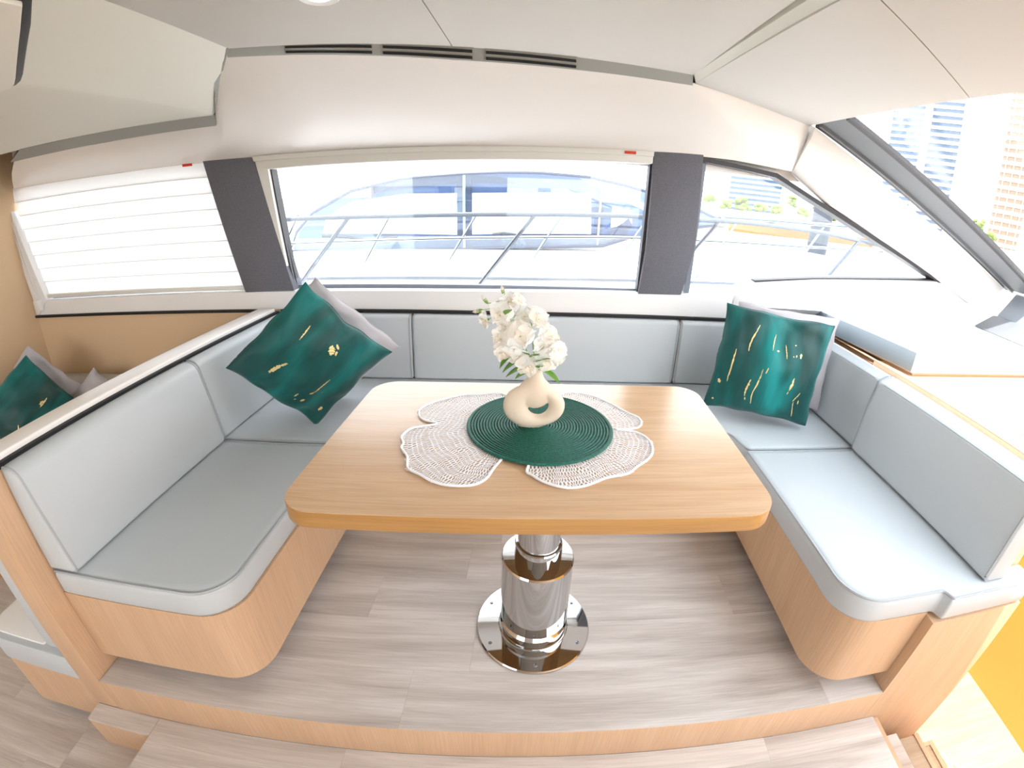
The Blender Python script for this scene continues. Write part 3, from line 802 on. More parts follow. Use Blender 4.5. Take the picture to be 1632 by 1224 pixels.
# ------------------------------------------------------------------ place mats
def leaf_mat(pts, stem, label, seed):
    """open lattice place mat in the shape of a fan leaf: rim cord plus a net of elongated cells"""
    rnd = random.Random(seed)
    t = thing('leaf_placemat', (sum(p[0] for p in pts) / len(pts), sum(p[1] for p in pts) / len(pts), .7206), label, 'placemat', 'white lattice leaf placemats')
    # smooth the outline (Catmull-Rom)
    n = len(pts); out = []
    P = [Vector((p[0], p[1])) for p in pts]
    for i in range(n):
        a, b, c, d = P[i - 1], P[i], P[(i + 1) % n], P[(i + 2) % n]
        for k in range(5):
            u = k / 5
            out.append(.5 * ((2 * b) + (c - a) * u + (2 * a - 5 * b + 4 * c - d) * u * u + (3 * b - 3 * c + d - a) * u ** 3))
    MB().tube([(p.x, p.y, .7238) for p in out], .0030, 6, close=True).build('rim', M_lace, t)
    def inside(x, y):
        r = False; m = len(out); j = m - 1
        for i in range(m):
            if (out[i].y > y) != (out[j].y > y) and x < (out[j].x - out[i].x) * (y - out[i].y) / (out[j].y - out[i].y) + out[i].x: r = not r
            j = i
        return r
    sx, sy = stem
    mb = MB()
    dr = .0150; R = .03; ring = 0
    z = .7238
    def pol(r, a):
        r = r + .020 * noise.noise(Vector((math.cos(a) * 3.2, math.sin(a) * 3.2, seed + r * 5)))
        a = a + .05 * noise.noise(Vector((r * 30, a * 9, seed)))
        return (sx + r * math.cos(a), sy + r * math.sin(a), z)
    na = 40
    while R < .42:
        if ring % 4 == 0: na = max(14, int(2 * math.pi * (R + dr / 2) / .0054))
        for k in range(na):
            a0 = 2 * math.pi * (k + .5 * (ring % 2)) / na
            a1 = a0 + 2 * math.pi / na
            am, rm, ha = (a0 + a1) / 2, R + dr / 2, (a1 - a0) / 2
            c = pol(rm, am)
            if not inside(c[0], c[1]): continue
            H = ((-1, 0), (-.55, 1), (.55, 1), (1, 0), (.55, -1), (-.55, -1))
            kr, ka = rnd.uniform(.74, .92), rnd.uniform(.40, .60)
            sh_ = rnd.uniform(-.06, .06)
            O = [pol(rm + dr * .5 * q[0], am + ha * q[1]) for q in H]
            I = [pol(rm + dr * .5 * (q[0] * kr + sh_), am + ha * q[1] * ka) for q in H]
            io = [mb.p(q) for q in O]; ii = [mb.p(q) for q in I]
            for q in range(6):
                mb.f.append([io[q], io[(q + 1) % 6], ii[(q + 1) % 6], ii[q]])
        R += dr * .775; ring += 1
    lat = mb.build('lattice', M_lace, t, recalc=False, flat=True)
    lat['kind'] = 'stuff'
    return t
leafL = [(-.138, .235), (-.212, .227), (-.257, .221), (-.314, .183), (-.353, .133), (-.348, .087), (-.326, .060), (-.290, .043), (-.326, .025), (-.351, .012), (-.362, -.028), (-.349, -.058), (-.347, -.081), (-.323, -.118), (-.309, -.164), (-.279, -.186), (-.243, -.212), (-.208, -.224), (-.16, -.222), (-.133, -.197), (-.118, -.149), (-.075, -.04), (-.06, .03), (-.07, .14)]
leafR = [(.051, .252), (.127, .237), (.181, .182), (.224, .123), (.25, .093), (.25, .057), (.228, .033), (.176, .026), (.222, .016), (.249, -.016), (.255, -.059), (.24, -.105), (.2, -.147), (.174, -.174), (.123, -.191), (.079, -.218), (.039, -.227), (-.006, -.21), (-.036, -.183), (-.048, -.159), (-.02, -.05), (.01, .04), (.01, .15)]
leaf_mat(leafL, (-.04, .03), 'white lattice leaf placemat left of the vase', 3)
leaf_mat(leafR, (-.02, .03), 'white lattice leaf placemat right of the vase', 5)
gm = thing('round_placemat', (-.023, .038, .7245), 'round dark green woven placemat under the vase', 'placemat')
prof = [(0, .0035)]
for k in range(1, 24):
    r = k * .0076
    prof += [(r - .0037, .0004), (r - .0028, .0036), (r - .0010, .0054), (r + .0010, .0054), (r + .0028, .0036)]
prof += [(.1780, .0020)]
prof_c = prof + [(.1785, .0), (0, .0)]
gx = S((-.023, .038, 0)).x
MB(raw=True).lathe(prof_c, (gx, .038, .7248), 120).build('woven_disc', M_green, gm, angle=80)
rim = MB(raw=True)
rim.lathe([(.1795, .001), (.1800, .0048), (.1835, .0066), (.1875, .0050), (.1890, .002), (.1870, 0), (.1800, 0), (.1795, .001)], (gx, .038, .7248), 120)
rim.build('rim', M_green, gm, angle=80)

# ------------------------------------------------------------------ vase: a ring with a neck, grown from many balls into one skin
VX, VY, VZ = S((-.040, .03, 0)).x, .03, .7292
def vase():
    t = thing('ring_vase', (VX, VY, VZ), 'cream ceramic ring vase with a hole, on the green placemat', 'vase', raw=True)
    bm = bmesh.new()
    def ball(x, z, r, dy):
        m = Matrix.Translation((x, 0, z)) @ Matrix.Diagonal((r, dy, r, 1))
        bmesh.ops.create_icosphere(bm, subdivisions=3, radius=1, matrix=m)
    hx, hz, hrx, hrz = .010, .0600, .0270, .0285           # hole
    for k in range(72):
        a = 2 * math.pi * k / 72
        ix, iz = hx + hrx * math.cos(a), hz + hrz * math.sin(a)
        # outer outline: a squat oval, heavy below
        ox = .0785 * math.cos(a) * (1 - .08 * max(0, math.sin(a)) ** 2); oz = .0575 + (.0575 if math.sin(a) < 0 else .056) * math.sin(a)
        cx_, cz_ = (ix + ox) / 2, (iz + oz) / 2
        r = math.hypot(ox - ix, oz - iz) / 2
        ball(cx_, cz_, r, min(.0175, r * 1.0 + .002))
    for k in range(22):
        u = k / 21
        z = .094 + u * .066
        r = .028 * (1 - u) ** 2.0 + .0152
        ball(.001, z, r if z + r < .1625 else .0155, min(r, .018))
    me = bpy.data.meshes.new('body'); bm.to_mesh(me); bm.free()
    o = bpy.data.objects.new('body', me); COL.objects.link(o)
    rm = o.modifiers.new('r', 'REMESH'); rm.mode = 'VOXEL'; rm.voxel_size = .0022; rm.use_smooth_shade = True
    sm = o.modifiers.new('s', 'SMOOTH'); sm.factor = .5; sm.iterations = 10
    dg = bpy.context.evaluated_depsgraph_get()
    me2 = bpy.data.meshes.new_from_object(o.evaluated_get(dg))
    o.modifiers.clear(); o.data = me2; me2.name = 'body'
    me2.polygons.foreach_set('use_smooth', [True] * len(me2.polygons))
    # flatten the foot and cut the neck open
    for v in me2.vertices:
        if v.co.z < .004: v.co.z = .0003
        if v.co.z > .1585: v.co.z = .1585
    me2.materials.clear(); me2.materials.append(M_vase)
    o.parent = t
    MB(raw=True).lathe([(.0125, .1586), (.0165, .1600), (.0185, .1590), (.0180, .1540), (.0120, .1500), (.0125, .1586)], (VX + .001, VY, VZ), 32).build('lip', M_vase, t)
    MB(raw=True).lathe([(0, .1588), (.0125, .1588), (.0125, .1580), (0, .1580)], (VX + .001, VY, VZ), 24).build('mouth_shade', M_dark, t)  # dark disc stands in for the shaded hollow of the neck
    return t
vase()

# ------------------------------------------------------------------ flowers
def petal_mesh(name, w, h, cup, ruf, seed, m):
    rnd = random.Random(seed)
    nu, nv = 9, 7
    ph = rnd.uniform(0, 6)
    me = bpy.data.meshes.new(name)
    vs, fs_ = [], []
    for j in range(nv):
        v = j / (nv - 1)
        wid = w * (math.sin(math.pi * min(1, v * .80 + .10)) ** .75)
        for i in range(nu):
            u = i / (nu - 1) * 2 - 1
            x = u * wid / 2
            edge = v ** 2
            z = v * h * (1 - .16 * u * u) + ruf * .25 * edge * math.sin(5 * u + ph)
            y = -cup * (u * u * .5) + cup * .9 * math.sin(v * math.pi * .5) ** 2 - ruf * edge * math.sin(6.5 * u + ph)
            vs.append((x, y, z))
    for j in range(nv - 1):
        for i in range(nu - 1):
            a = j * nu + i
            fs_.append((a, a + 1, a + nu + 1, a + nu))
    me.from_pydata(vs, [], fs_)
    me.polygons.foreach_set('use_smooth', [True] * len(fs_))
    me.materials.append(m)
    return me
BAN = [petal_mesh('banner_mesh', .050 + .005 * (k % 3), .030 + .003 * (k % 2), .012, .007, k, M_petal if k % 4 else M_petal2) for k in range(6)]
WNG = [petal_mesh('wing_mesh', .032 + .004 * (k % 3), .027, .012, .005, 20 + k, M_petal if k % 3 else M_petal2) for k in range(6)]
KEL = [petal_mesh('keel_mesh', .020, .018, .012, .003, 40 + k, M_petal2) for k in range(4)]
LEAFM = None
def leaf_shape(length, width, seed):
    vs, fs_ = [], []
    n = 8
    for j in range(n + 1):
        v = j / n
        w = width * math.sin(math.pi * v ** .8) ** .9 / 2 + .0004
        zc = -.25 * length * v * v
        for u, dz in ((-1, .12), (0, 0), (1, .12)):
            vs.append((u * w, v * length, zc + dz * w * 2))
    for j in range(n):
        for i in range(2):
            a = j * 3 + i
            fs_.append((a, a + 1, a + 4, a + 3))
    me = bpy.data.meshes.new('leaf_mesh'); me.from_pydata(vs, [], fs_)
    me.polygons.foreach_set('use_smooth', [True] * len(fs_)); me.materials.append(M_leaf)
    return me
LEAFM = [leaf_shape(.056, .021, 1), leaf_shape(.042, .019, 2)]
MOUTH = Vector((VX + .001, VY, VZ + .155))
FR = random.Random(21)
def blossom(t, pos, size, face, npet=5):
    """one blossom: green calyx cup with ruffled petals (sub-parts); pos and face are world vectors"""
    org = t.location
    d = Vector(face).normalized()
    q = d.to_track_quat('Z', 'Y')
    c = MB(raw=True).lathe([(0, -.013 * size), (.0030 * size, -.011 * size), (.0046 * size, -.004 * size), (.0036 * size, .001 * size), (0, .002 * size)], (0, 0, 0), 10)
    c.v = [q @ v + Vector(pos) for v in c.v]
    b = c.build('blossom', M_stem, t)
    roll = FR.uniform(-.5, .5)
    for kind, a, tilt, sc_ in ((BAN, 0, 1.25, 1.0), (WNG, 1.7, .95, 1.0), (WNG, -1.7, .95, 1.0), (WNG, 3.1, .80, .9), (KEL, 3.2, .25, 1.0), (KEL, .1, .25, .95)):
        p = bpy.data.objects.new('petal', kind[FR.randrange(len(kind))])
        COL.objects.link(p); p.parent = b
        Mx = q.to_matrix().to_4x4() @ Matrix.Rotation(a + roll + FR.uniform(-.2, .2), 4, 'Z') @ Matrix.Rotation(-(tilt + FR.uniform(-.15, .15)), 4, 'X') @ Matrix.Scale(.86 * sc_ * size * FR.uniform(.9, 1.1), 4)
        Mx.translation = Vector(pos) - org - b.location
        p.matrix_local = Mx
    return b
def sprig(label, path, blossoms, leaves, buds=()):
    t = thing('flower_sprig', MOUTH, label, 'flower', 'white blossom sprigs in the vase', raw=True)
    P = [MOUTH + Vector((FR.uniform(-.004, .004), FR.uniform(-.004, .004), -.02))] + [Vector(p) for p in path]
    # smooth path
    pts = []
    for i in range(len(P) - 1):
        for k in range(4): pts.append(P[i].lerp(P[i + 1], k / 4))
    pts.append(P[-1])
    for _ in range(3):
        pts = [pts[0]] + [(pts[i - 1] + pts[i] * 2 + pts[i + 1]) / 4 for i in range(1, len(pts) - 1)] + [pts[-1]]
    MB(raw=True).tube(pts, .0014, 6).build('stem', M_stem, t)
    for pos, size, face in blossoms:
        pos = Vector(pos)
        near = min(pts, key=lambda q: (q - pos).length)
        MB(raw=True).tube([near, near.lerp(pos, .5) + Vector((0, 0, .003)), pos], .0010, 5).build('side_stem', M_stem, t)
        blossom(t, pos, size, face)
    for pos, dr in buds:
        pos = Vector(pos); dr = Vector(dr).normalized()
        near = min(pts, key=lambda q: (q - pos).length)
        MB(raw=True).tube([near, pos], .0009, 5).build('side_stem', M_stem, t)
        q = dr.to_track_quat('Z', 'Y')
        m = MB(raw=True).lathe([(0, 0), (.0032, .004), (.0045, .011), (.0040, .018), (0, .024)], (0, 0, 0), 10)
        m.v = [q @ v + pos for v in m.v]
        bo = m.build('bud', M_petal2, t)
        m = MB(raw=True).lathe([(0, -.003), (.0034, .002), (.0040, .007), (.0048, .013), (.0030, .008), (0, .004)], (0, 0, 0), 8)
        m.v = [q @ v + pos for v in m.v]
        m.build('calyx', M_stem, bo)
    for pos, dr, k in leaves:
        l = bpy.data.objects.new('leaf', LEAFM[k]); COL.objects.link(l); l.parent = t
        q = Vector(dr).normalized().to_track_quat('Y', 'Z')
        Mx = q.to_matrix().to_4x4(); Mx.translation = Vector(pos) - t.location
        l.matrix_local = Mx
    return t
def fp(x, z, y=.03):
    return (x + .004, y, z)
sprig('tall white blossom sprig leaning over the left of the vase',
      [fp(-.062, .925), fp(-.085, .985), fp(-.108, 1.035), fp(-.112, 1.065)],
      [(fp(-.163, 1.010, .01), .85, (-.7, -.6, -.3)), (fp(-.130, 1.026, .00), 1.1, (-.3, -1, .15)), (fp(-.112, 1.052, .02), .9, (.0, -.8, .5)), (fp(-.090, 1.056, .02), .85, (.7, -.6, .5)), (fp(-.118, 1.002, .0), .9, (-.2, -1, -.1))],
      [(fp(-.118, 1.030, -.01), (.2, -.6, .6), 1)], [(fp(-.160, 1.046), (-.6, -.1, .8)), (fp(-.122, 1.066), (-.3, -.1, .95)), (fp(-.172, 1.030), (-.9, -.1, -.2))])
sprig('white blossom sprig facing left, low in the bunch',
      [fp(-.058, .925, .02), fp(-.085, .950, .01), fp(-.115, .965, .0)],
      [(fp(-.128, .972, -.005), 1.05, (-.6, -.8, .2)), (fp(-.120, .940, -.01), 1.1, (-.4, -.9, -.3)), (fp(-.086, .932, -.02), .9, (-.2, -1, -.1)), (fp(-.062, .914, -.025), 1.15, (.0, -1, -.25))],
      [(fp(-.066, .908, -.01), (-.95, -.4, -.12), 0), (fp(-.078, .928, -.01), (-.9, -.4, -.30), 0), (fp(-.058, .900, -.015), (-.9, -.5, -.1), 1), (fp(-.095, .945, .0), (-.8, -.5, -.55), 0)])
sprig('white blossom sprig with the largest bloom in the middle of the bunch',
      [fp(-.048, .925, .02), fp(-.055, .97, .01), fp(-.058, 1.005, .01)],
      [(fp(-.084, .984, -.02), 1.45, (-.15, -1, .25)), (fp(-.044, 1.016, .01), 1.25, (.6, -.7, .4)), (fp(-.074, 1.018, .02), 1.0, (0, -.7, .7))],
      [(fp(-.055, .925, -.015), (.15, -.6, .7), 0), (fp(-.048, .918, -.02), (.5, -.6, .7), 0), (fp(-.062, .93, -.015), (-.3, -.5, .7), 1)])
sprig('white blossom sprig facing right, beside the green leaf',
      [fp(-.034, .925, .02), fp(-.022, .950, .01), fp(-.014, .97, .01)],
      [(fp(-.022, .978, .0), 1.2, (.4, -.8, .5)), (fp(-.030, .958, -.015), 1.05, (.2, -1, .1)), (fp(.000, .936, -.005), 1.3, (.7, -.8, .1)), (fp(-.022, .926, -.02), 1.15, (.2, -1, -.15))],
      [(fp(-.034, .898, -.01), (.9, -.45, .02), 1), (fp(-.030, .902, -.01), (.7, -.6, -.15), 0), (fp(-.040, .905, -.02), (.1, -.7, .7), 1)])

# ------------------------------------------------------------------ pillows
def pillow_fn(s, T, seed, asp=1):
    rnd = Vector((seed * 3.7, seed * 1.3, seed * 2.9))
    def f(u, v, side):
        # outline: edges pulled in between pointed corners
        x = s / 2 * u * (1 - .040 * (1 - v * v) ** .8 * (abs(u) ** 3))
        z = asp * s / 2 * v * (1 - .045 * (1 - u * u) ** .8 * (abs(v) ** 3))
        e = max(0, (1 - u * u)) * max(0, (1 - v * v))
        h = T / 2 * e ** .50
        wr = noise.noise(Vector((u * 2.2, v * 2.2, side * .7)) + rnd) * .016 + noise.noise(Vector((u * 4.5 + v * 2, v * 2.6 - u * 2, side)) + rnd) * .011 + noise.noise(Vector((u * 11, v * 4, side)) + rnd) * .004 * max(abs(u), abs(v)) ** 3
        rim = min(1, e * 5)
        h += wr * rim
        x += .010 * noise.noise(Vector((u * 1.5, v * 2.6, 4.4)) + rnd); z += .012 * noise.noise(Vector((u * 2.6, v * 1.5, 6.6)) + rnd)
        wave = .016 * noise.noise(Vector((u * 1.7, v * 1.7, 9.1)) + rnd)
        y = -side * h + wave * (1 - rim * .6)
        return Vector((x, y, z))
    return f
def pillow(name, loc, rv, s, T, m, label, seed, gold=(), raw_group=None, asp=1):
    loc = Vector(loc) + Matrix.Rotation(Vector(rv).length, 3, Vector(rv).normalized()) @ Vector((0, 0, s * (1 - asp) / 2))
    t = thing(name, loc, label, 'pillow', raw_group, raw=True)
    t.rotation_mode = 'AXIS_ANGLE'
    ax = Vector(rv); an = ax.length
    t.rotation_axis_angle = (an, *(ax / an))
    f = pillow_fn(s, T, seed, asp)
    n = 36
    vs, fs_ = [], []
    g = lambda i: math.sin((i / n * 2 - 1) * math.pi / 2)
    idx = {}
    for side in (1, -1):
        for j in range(n + 1):
            for i in range(n + 1):
                bord = i in (0, n) or j in (0, n)
                if side == -1 and bord:
                    idx[(side, i, j)] = idx[(1, i, j)]; continue
                idx[(side, i, j)] = len(vs); vs.append(f(g(i), g(j), side))
        for j in range(n):
            for i in range(n):
                q = [idx[(side, i, j)], idx[(side, i + 1, j)], idx[(side, i + 1, j + 1)], idx[(side, i, j + 1)]]
                fs_.append(q if side == 1 else q[::-1])
    me = bpy.data.meshes.new('cover'); me.from_pydata([tuple(v) for v in vs], [], fs_)
    me.polygons.foreach_set('use_smooth', [True] * len(fs_)); me.materials.append(m)
    o = bpy.data.objects.new('cover', me); COL.objects.link(o); o.parent = t
    # seam welt around the edge
    ring = [f(g(i), -1, 1) for i in range(n)] + [f(1, g(j), 1) for j in range(n)] + [f(g(n - i), 1, 1) for i in range(n)] + [f(-1, g(n - j), 1) for j in range(n)]
    mb = MB(raw=True); mb.tube(ring, .0022, 5, close=True)
    me = bpy.data.meshes.new('seam'); me.from_pydata([tuple(v) for v in mb.v], [], mb.f); me.materials.append(m)
    me.polygons.foreach_set('use_smooth', [True] * len(mb.f))
    o = bpy.data.objects.new('seam', me); COL.objects.link(o); o.parent = t
    rnd = random.Random(seed)
    for (u0, v0, u1, v1, w) in gold:
        k = 14; vs, fs_ = [], []
        L_, R_ = [], []
        for i in range(k + 1):
            q = i / k
            u, v = u0 + (u1 - u0) * q, v0 + (v1 - v0) * q
            dx, dy = u1 - u0, v1 - v0
            ln = math.hypot(dx, dy) + 1e-6
            ww = w * (math.sin(math.pi * min(1, .06 + q * .9)) ** .6) * rnd.uniform(.55, 1.25)
            jx = rnd.uniform(-.25, .25) * w
            nx, ny = -dy / ln, dx / ln
            for sgn, Ls in ((1, L_), (-1, R_)):
                p = f(u + nx * (ww * sgn + jx), v + ny * (ww * sgn + jx), 1)
                Ls.append(Vector((p.x, p.y - .0012, p.z)))
        for a in L_ + R_: vs.append(tuple(a))
        for i in range(k):
            fs_.append((i, i + 1, k + 2 + i, k + 1 + i))
        me = bpy.data.meshes.new('gold_fleck'); me.from_pydata(vs, [], fs_); me.materials.append(M_gold)
        o = bpy.data.objects.new('gold_fleck', me); COL.objects.link(o); o.parent = t
    return t
GL = [(-.52, .54, -.50, .26, .012), (-.02, .56, .06, .40, .05), (.03, .62, .10, .56, .022), (-.42, -.30, -.50, -.52, .045), (-.36, -.18, -.42, -.34, .03), (.40, .0, .36, -.36, .018), (.36, -.36, .33, -.42, .02),
      (.20, -.54, .20, -.64, .014), (.36, -.57, .34, -.66, .02), (.26, -.66, .24, -.70, .01), (.76, -.60, .74, -.70, .035), (.52, -.30, .52, -.31, .01), (.10, .52, .12, .44, .02)]
GR = [(-.38, .74, -.46, .24, .014), (-.70, .22, -.70, -.42, .016), (-.88, -.42, -.83, -.48, .03), (-.03, .66, -.06, .36, .008), (.02, .36, .06, .36, .018), (.17, .50, .22, .22, .011), (-.14, -.02, -.19, -.74, .012), (-.06, .02, -.08, -.10, .012),
      (-.29, -.26, -.32, -.60, .02), (-.31, -.62, -.31, -.68, .012), (.48, -.10, .44, -.36, .022), (.44, -.38, .44, -.44, .01), (.49, .36, .48, .27, .025), (.40, .32, .39, .28, .012), (.34, .30, .34, .28, .01), (.34, .50, .37, .50, .01),
      (.66, -.36, .60, -.56, .012), (.70, -.50, .71, -.58, .01), (.62, -.56, .64, -.88, .009), (-.88, -.80, -.84, -.82, .022)]
GA = [(.05, .60, .10, .35, .02), (.02, .50, .05, .40, .03), (.30, -.15, .38, -.38, .022), (-.02, -.30, .16, -.50, .014), (.62, -.05, .64, -.12, .012), (.0, -.6, .2, -.7, .02)]
CP = Vector((-.117, -.99, 1.2828))
toward = lambda p, k: CP + k * (Vector(p) - CP)
pillow('throw_pillow', toward((-.852, .591, .691), .97), (-.008, .866, .490), .422, .14, M_teal[0], 'teal pillow with gold flecks tilted on its corner on the left bench', 1, GL)
pillow('throw_pillow', (-.872, .745, .672), (.125, .870, .468), .47, .11, M_silv, 'silver grey pillow behind the tilted teal one', 2, asp=.86)
pillow('throw_pillow', toward((1.018, .722, .655), .975), (-.130, .081, -.367), .444, .14, M_teal[1], 'teal pillow with gold streaks standing upright in the right corner', 3, GR)
pillow('throw_pillow', (1.126, .815, .655), (-.128, .055, -.309), .455, .09, M_silv, 'silver grey pillow behind the upright teal one', 4, asp=.93)

# ------------------------------------------------------------------ aft seating beyond the left bulkhead
ac = thing('aft_couch', (-2.0, .4, -.30), 'light grey corner couch behind the left bulkhead', 'couch')
o1 = rounded([(-1.402, -.358), (-1.80, -.358), (-1.80, .45), (-2.90, .45), (-2.90, 1.11), (-1.402, 1.11)], [0, .08, .05, 0, 0, 0])
MB().prism(o1, -.25, -.02).build('base', M_oakv, ac, angle=40)
MB().prism(rounded([(-1.43, -.30), (-1.74, -.30), (-1.74, .52), (-2.90, .52), (-2.90, 1.10), (-1.43, 1.10)], [0, .05, .04, 0, 0, 0]), -.30, -.25).build('plinth', M_dark, ac)
MB().prism(rounded([(-1.402, -.36), (-1.81, -.36), (-1.81, .44), (-2.90, .44), (-2.90, 1.11), (-1.402, 1.11)], [.004, .08, .05, 0, 0, 0]), -.02, .085).build('seat', M_lea, ac, bevel=.010, seg=3)
MB().prism(rounded([(-1.515, -.335), (-1.795, -.335), (-1.795, .46), (-2.90, .46), (-2.90, 1.0), (-1.515, 1.0)], [.01, .07, .05, 0, 0, 0]), .083, .092).build('lit_seat_panel', M_wht, ac, bevel=.003)  # white stands in for light falling on the seat top
MB().box(-1.50, -1.412, -.34, 1.0, .086, .66).build('backrest', M_lea, ac, bevel=.02, seg=3)
MB().box(-2.89, -1.51, .98, 1.115, .086, .405).build('backrest', M_lea, ac, bevel=.02, seg=3)
k = .38 / .42
C0 = Vector((-.117, -.99, 1.2828))
pillow('throw_pillow', C0 + k * (Vector((-2.745, .805, .281)) - C0), (-.532, .846, .517), .41, .12, M_teal[2], 'teal pillow with gold flecks on the aft couch behind the bulkhead', 5, GA)
pillow('throw_pillow', (-2.575, .765, .40), (-.40, .80, .50), .39, .09, M_silv, 'silver grey pillow behind the teal one on the aft couch', 6)
pillow('throw_pillow', (-2.30, .90, .27), (-.2, .9, .3), .34, .11, M_silv, 'small silver grey pillow lying low against the aft couch back', 7)

# ------------------------------------------------------------------ outside: own deck, guard rail
struct(MB().box(-4.5, 3.2, 1.24, 1.85, .62, .715).build('deck_side', M_gel))
M_wyacht = mat('yacht_white', srgb(244, 245, 246), .25)
M_blueg = mat('tinted_interior_blue', srgb(58, 78, 108), .4)
M_bluel = mat('window_shade_white', srgb(236, 246, 252), .6)
M_mull = mat('mullion_grey_blue', srgb(44, 52, 68), .4)
M_deckd = mat('yacht_dash_grey', srgb(40, 48, 60), .6, var=.3, vscale=6)
gr2 = thing('guard_rail', (0, 1.75, .715), 'stainless guard rail along the side deck outside the middle window', 'railing')
MB().tube([(-2.2, 1.75, 1.150), (-1.608, 1.75, 1.153), (-.866, 1.75, 1.160), (-.087, 1.75, 1.180), (.571, 1.75, 1.195), (1.249, 1.75, 1.205), (1.746, 1.75, 1.195), (2.441, 1.75, 1.144), (3.0, 1.72, 1.06)], .014, 10).build('top_rail', M_rail2, gr2)
for xa, xb, zb in ((-1.567, -1.186, 1.152), (-.444, -.087, 1.180), (.66, 1.03, 1.200), (1.72, 2.05, 1.175), (-2.5, -2.15, 1.15)):
    MB().tube([(xa, 1.75, .715), (xb, 1.75, zb)], .0125, 8).build('stanchion', M_rail2, gr2)
    MB().tube([(xa, 1.75, .7155), (xa, 1.75, .735)], .028, 12).build('foot', M_rail2, gr2)

# neighbouring motor yacht
ny = thing('motor_yacht', (0, 5, -1.3), 'white motor yacht moored alongside, seen through the middle window', 'yacht')
hl = MB()
hull = []
for X, y0, zt, y1 in ((-7, 3.0, .55, 8.2), (-3, 3.0, .585, 8.2), (0, 3.0, .61, 8.2), (2.5, 3.02, .65, 8.15), (3.6, 3.25, .69, 7.4), (4.2, 3.9, .71, 6.4), (4.5, 4.8, .72, 5.6)):
    hull.append([(X, y0, zt), (X - .1, y0 + .08, -1.35), (X - .1, y1, -1.35), (X, y1, zt)])
hl.loops(hull).build('hull', M_wyacht, ny, angle=30)
MB().loops([[(X, y0 - .015, zt - .012), (X, y0 - .015, zt - .03), (X, y0 + .02, zt - .03), (X, y0 + .02, zt - .012)] for X, y0, zt in ((-7, 3.0, .55), (-3, 3.0, .585), (0, 3.0, .61), (2.5, 3.02, .65), (3.6, 3.25, .69), (4.2, 3.9, .71))]).build('rub_rail', M_frame, ny)
arc = [(-3.368, .586), (-3.249, .831), (-3.007, 1.066), (-2.481, 1.328), (-1.827, 1.472), (-1.04, 1.533), (-.574, 1.556), (-.108, 1.562), (.522, 1.535), (1.009, 1.454), (1.45, 1.36), (1.95, 1.23), (2.33, 1.10), (2.20, 1.04), (1.9, .98), (1.358, .884), (1.072, .805), (.749, .693), (-.963, .612), (-2.201, .555)]
cxa, cza = -.7, 1.05
outer_arc = [(cxa + (x - cxa) * 1.03, cza + (z - cza) * (1.05 if z > cza else 1.3)) for x, z in arc]
MB().hexa([(x, 5.10, z) for x, z in outer_arc], [(x, 7.6, z - .0) for x, z in outer_arc]).build('cabin', M_wyacht, ny, angle=30)
MB().hexa([(x, 5.04, z) for x, z in arc], [(x, 5.11, z) for x, z in arc]).build('window_backing', M_blueg, ny)
def nb(name, m, xz, y0=5.02, y1=5.045):
    return MB().hexa([(x, y0, z) for x, z in xz], [(x, y1, z) for x, z in xz]).build(name, m, ny)
nb('blind', M_bluel, [(-2.92, .80), (-1.084, .779), (-1.08, 1.298), (-1.8, 1.285), (-2.488, 1.20), (-2.70, 1.10), (-2.86, .98)])
nb('blind', M_bluel, [(-.946, .790), (.589, .835), (.551, 1.346), (-.946, 1.300)])
nb('blind', M_bluel, [(.82, 1.33), (.95, 1.37), (1.6, 1.12), (1.5, 1.08)])
nb('blind', M_bluel, [(.84, 1.20), (1.10, 1.16), (1.12, .97), (.84, .93)])
nb('mullion', M_mull, [(-1.134, .62), (-.960, .615), (-.950, 1.535), (-1.134, 1.53)], 5.0, 5.03)
nb('mullion', M_bluel, [(-1.055, .62), (-1.030, .615), (-1.030, 1.535), (-1.055, 1.53)], 4.985, 5.0)
nb('mullion', M_mull, [(.640, .67), (.73, .70), (.72, 1.51), (.64, 1.52)], 5.0, 5.03)
nb('mullion', M_bluel, [(.670, .67), (.690, .69), (.690, 1.51), (.670, 1.52)], 4.985, 5.0)
nb('dash', M_deckd, [(-3.3, .60), (-2.2, .560), (-.963, .616), (.749, .697), (1.06, .80), (.6, .815), (-.9, .735), (-2.6, .72), (-3.25, .70)], 4.99, 5.02)
nb('seat', M_mull, [(.80, .86), (1.0, 1.0), (1.06, 1.06), (1.12, .98), (1.05, .84), (.9, .78)], 5.0, 5.02)
nb('header', M_mull, [(-2.5, 1.31), (-1.827, 1.46), (-1.04, 1.52), (-.574, 1.50), (-.3, 1.40), (-.6, 1.425), (-1.1, 1.42), (-1.83, 1.36), (-2.3, 1.27)], 5.01, 5.03)
for (xa, za, xb, zb) in ((-2.9, .77, -2.2, .70), (-2.2, .70, -1.9, .755), (-.68, .80, -.38, .80)):
    MB().tube([(xa, 4.97, za), ((xa + xb) / 2, 4.96, (za + zb) / 2 + .02), (xb, 4.97, zb)], .018, 6).build('wiper', M_dark, ny)
MB().hexa([(x, 4.965, z) for x, z in arc], [(x, 4.972, z) for x, z in arc]).build('window_glass', glass('yacht_glass', (.86, .93, 1, 1), .08), ny)
MB().tube([(x, 4.97, z) for x, z in arc], .020, 6, close=True).build('window_trim', M_mull, ny)
MB().tube([(-3.0, 3.1, .862), (-2.22, 3.1, .878), (-1.473, 3.1, .893), (-.385, 3.1, .926), (.646, 3.1, .962), (2.5, 3.12, 1.00), (3.6, 3.35, 1.03), (4.15, 4.0, 1.05), (4.4, 4.9, 1.06)], .013, 8).build('mid_rail', M_rail, ny)
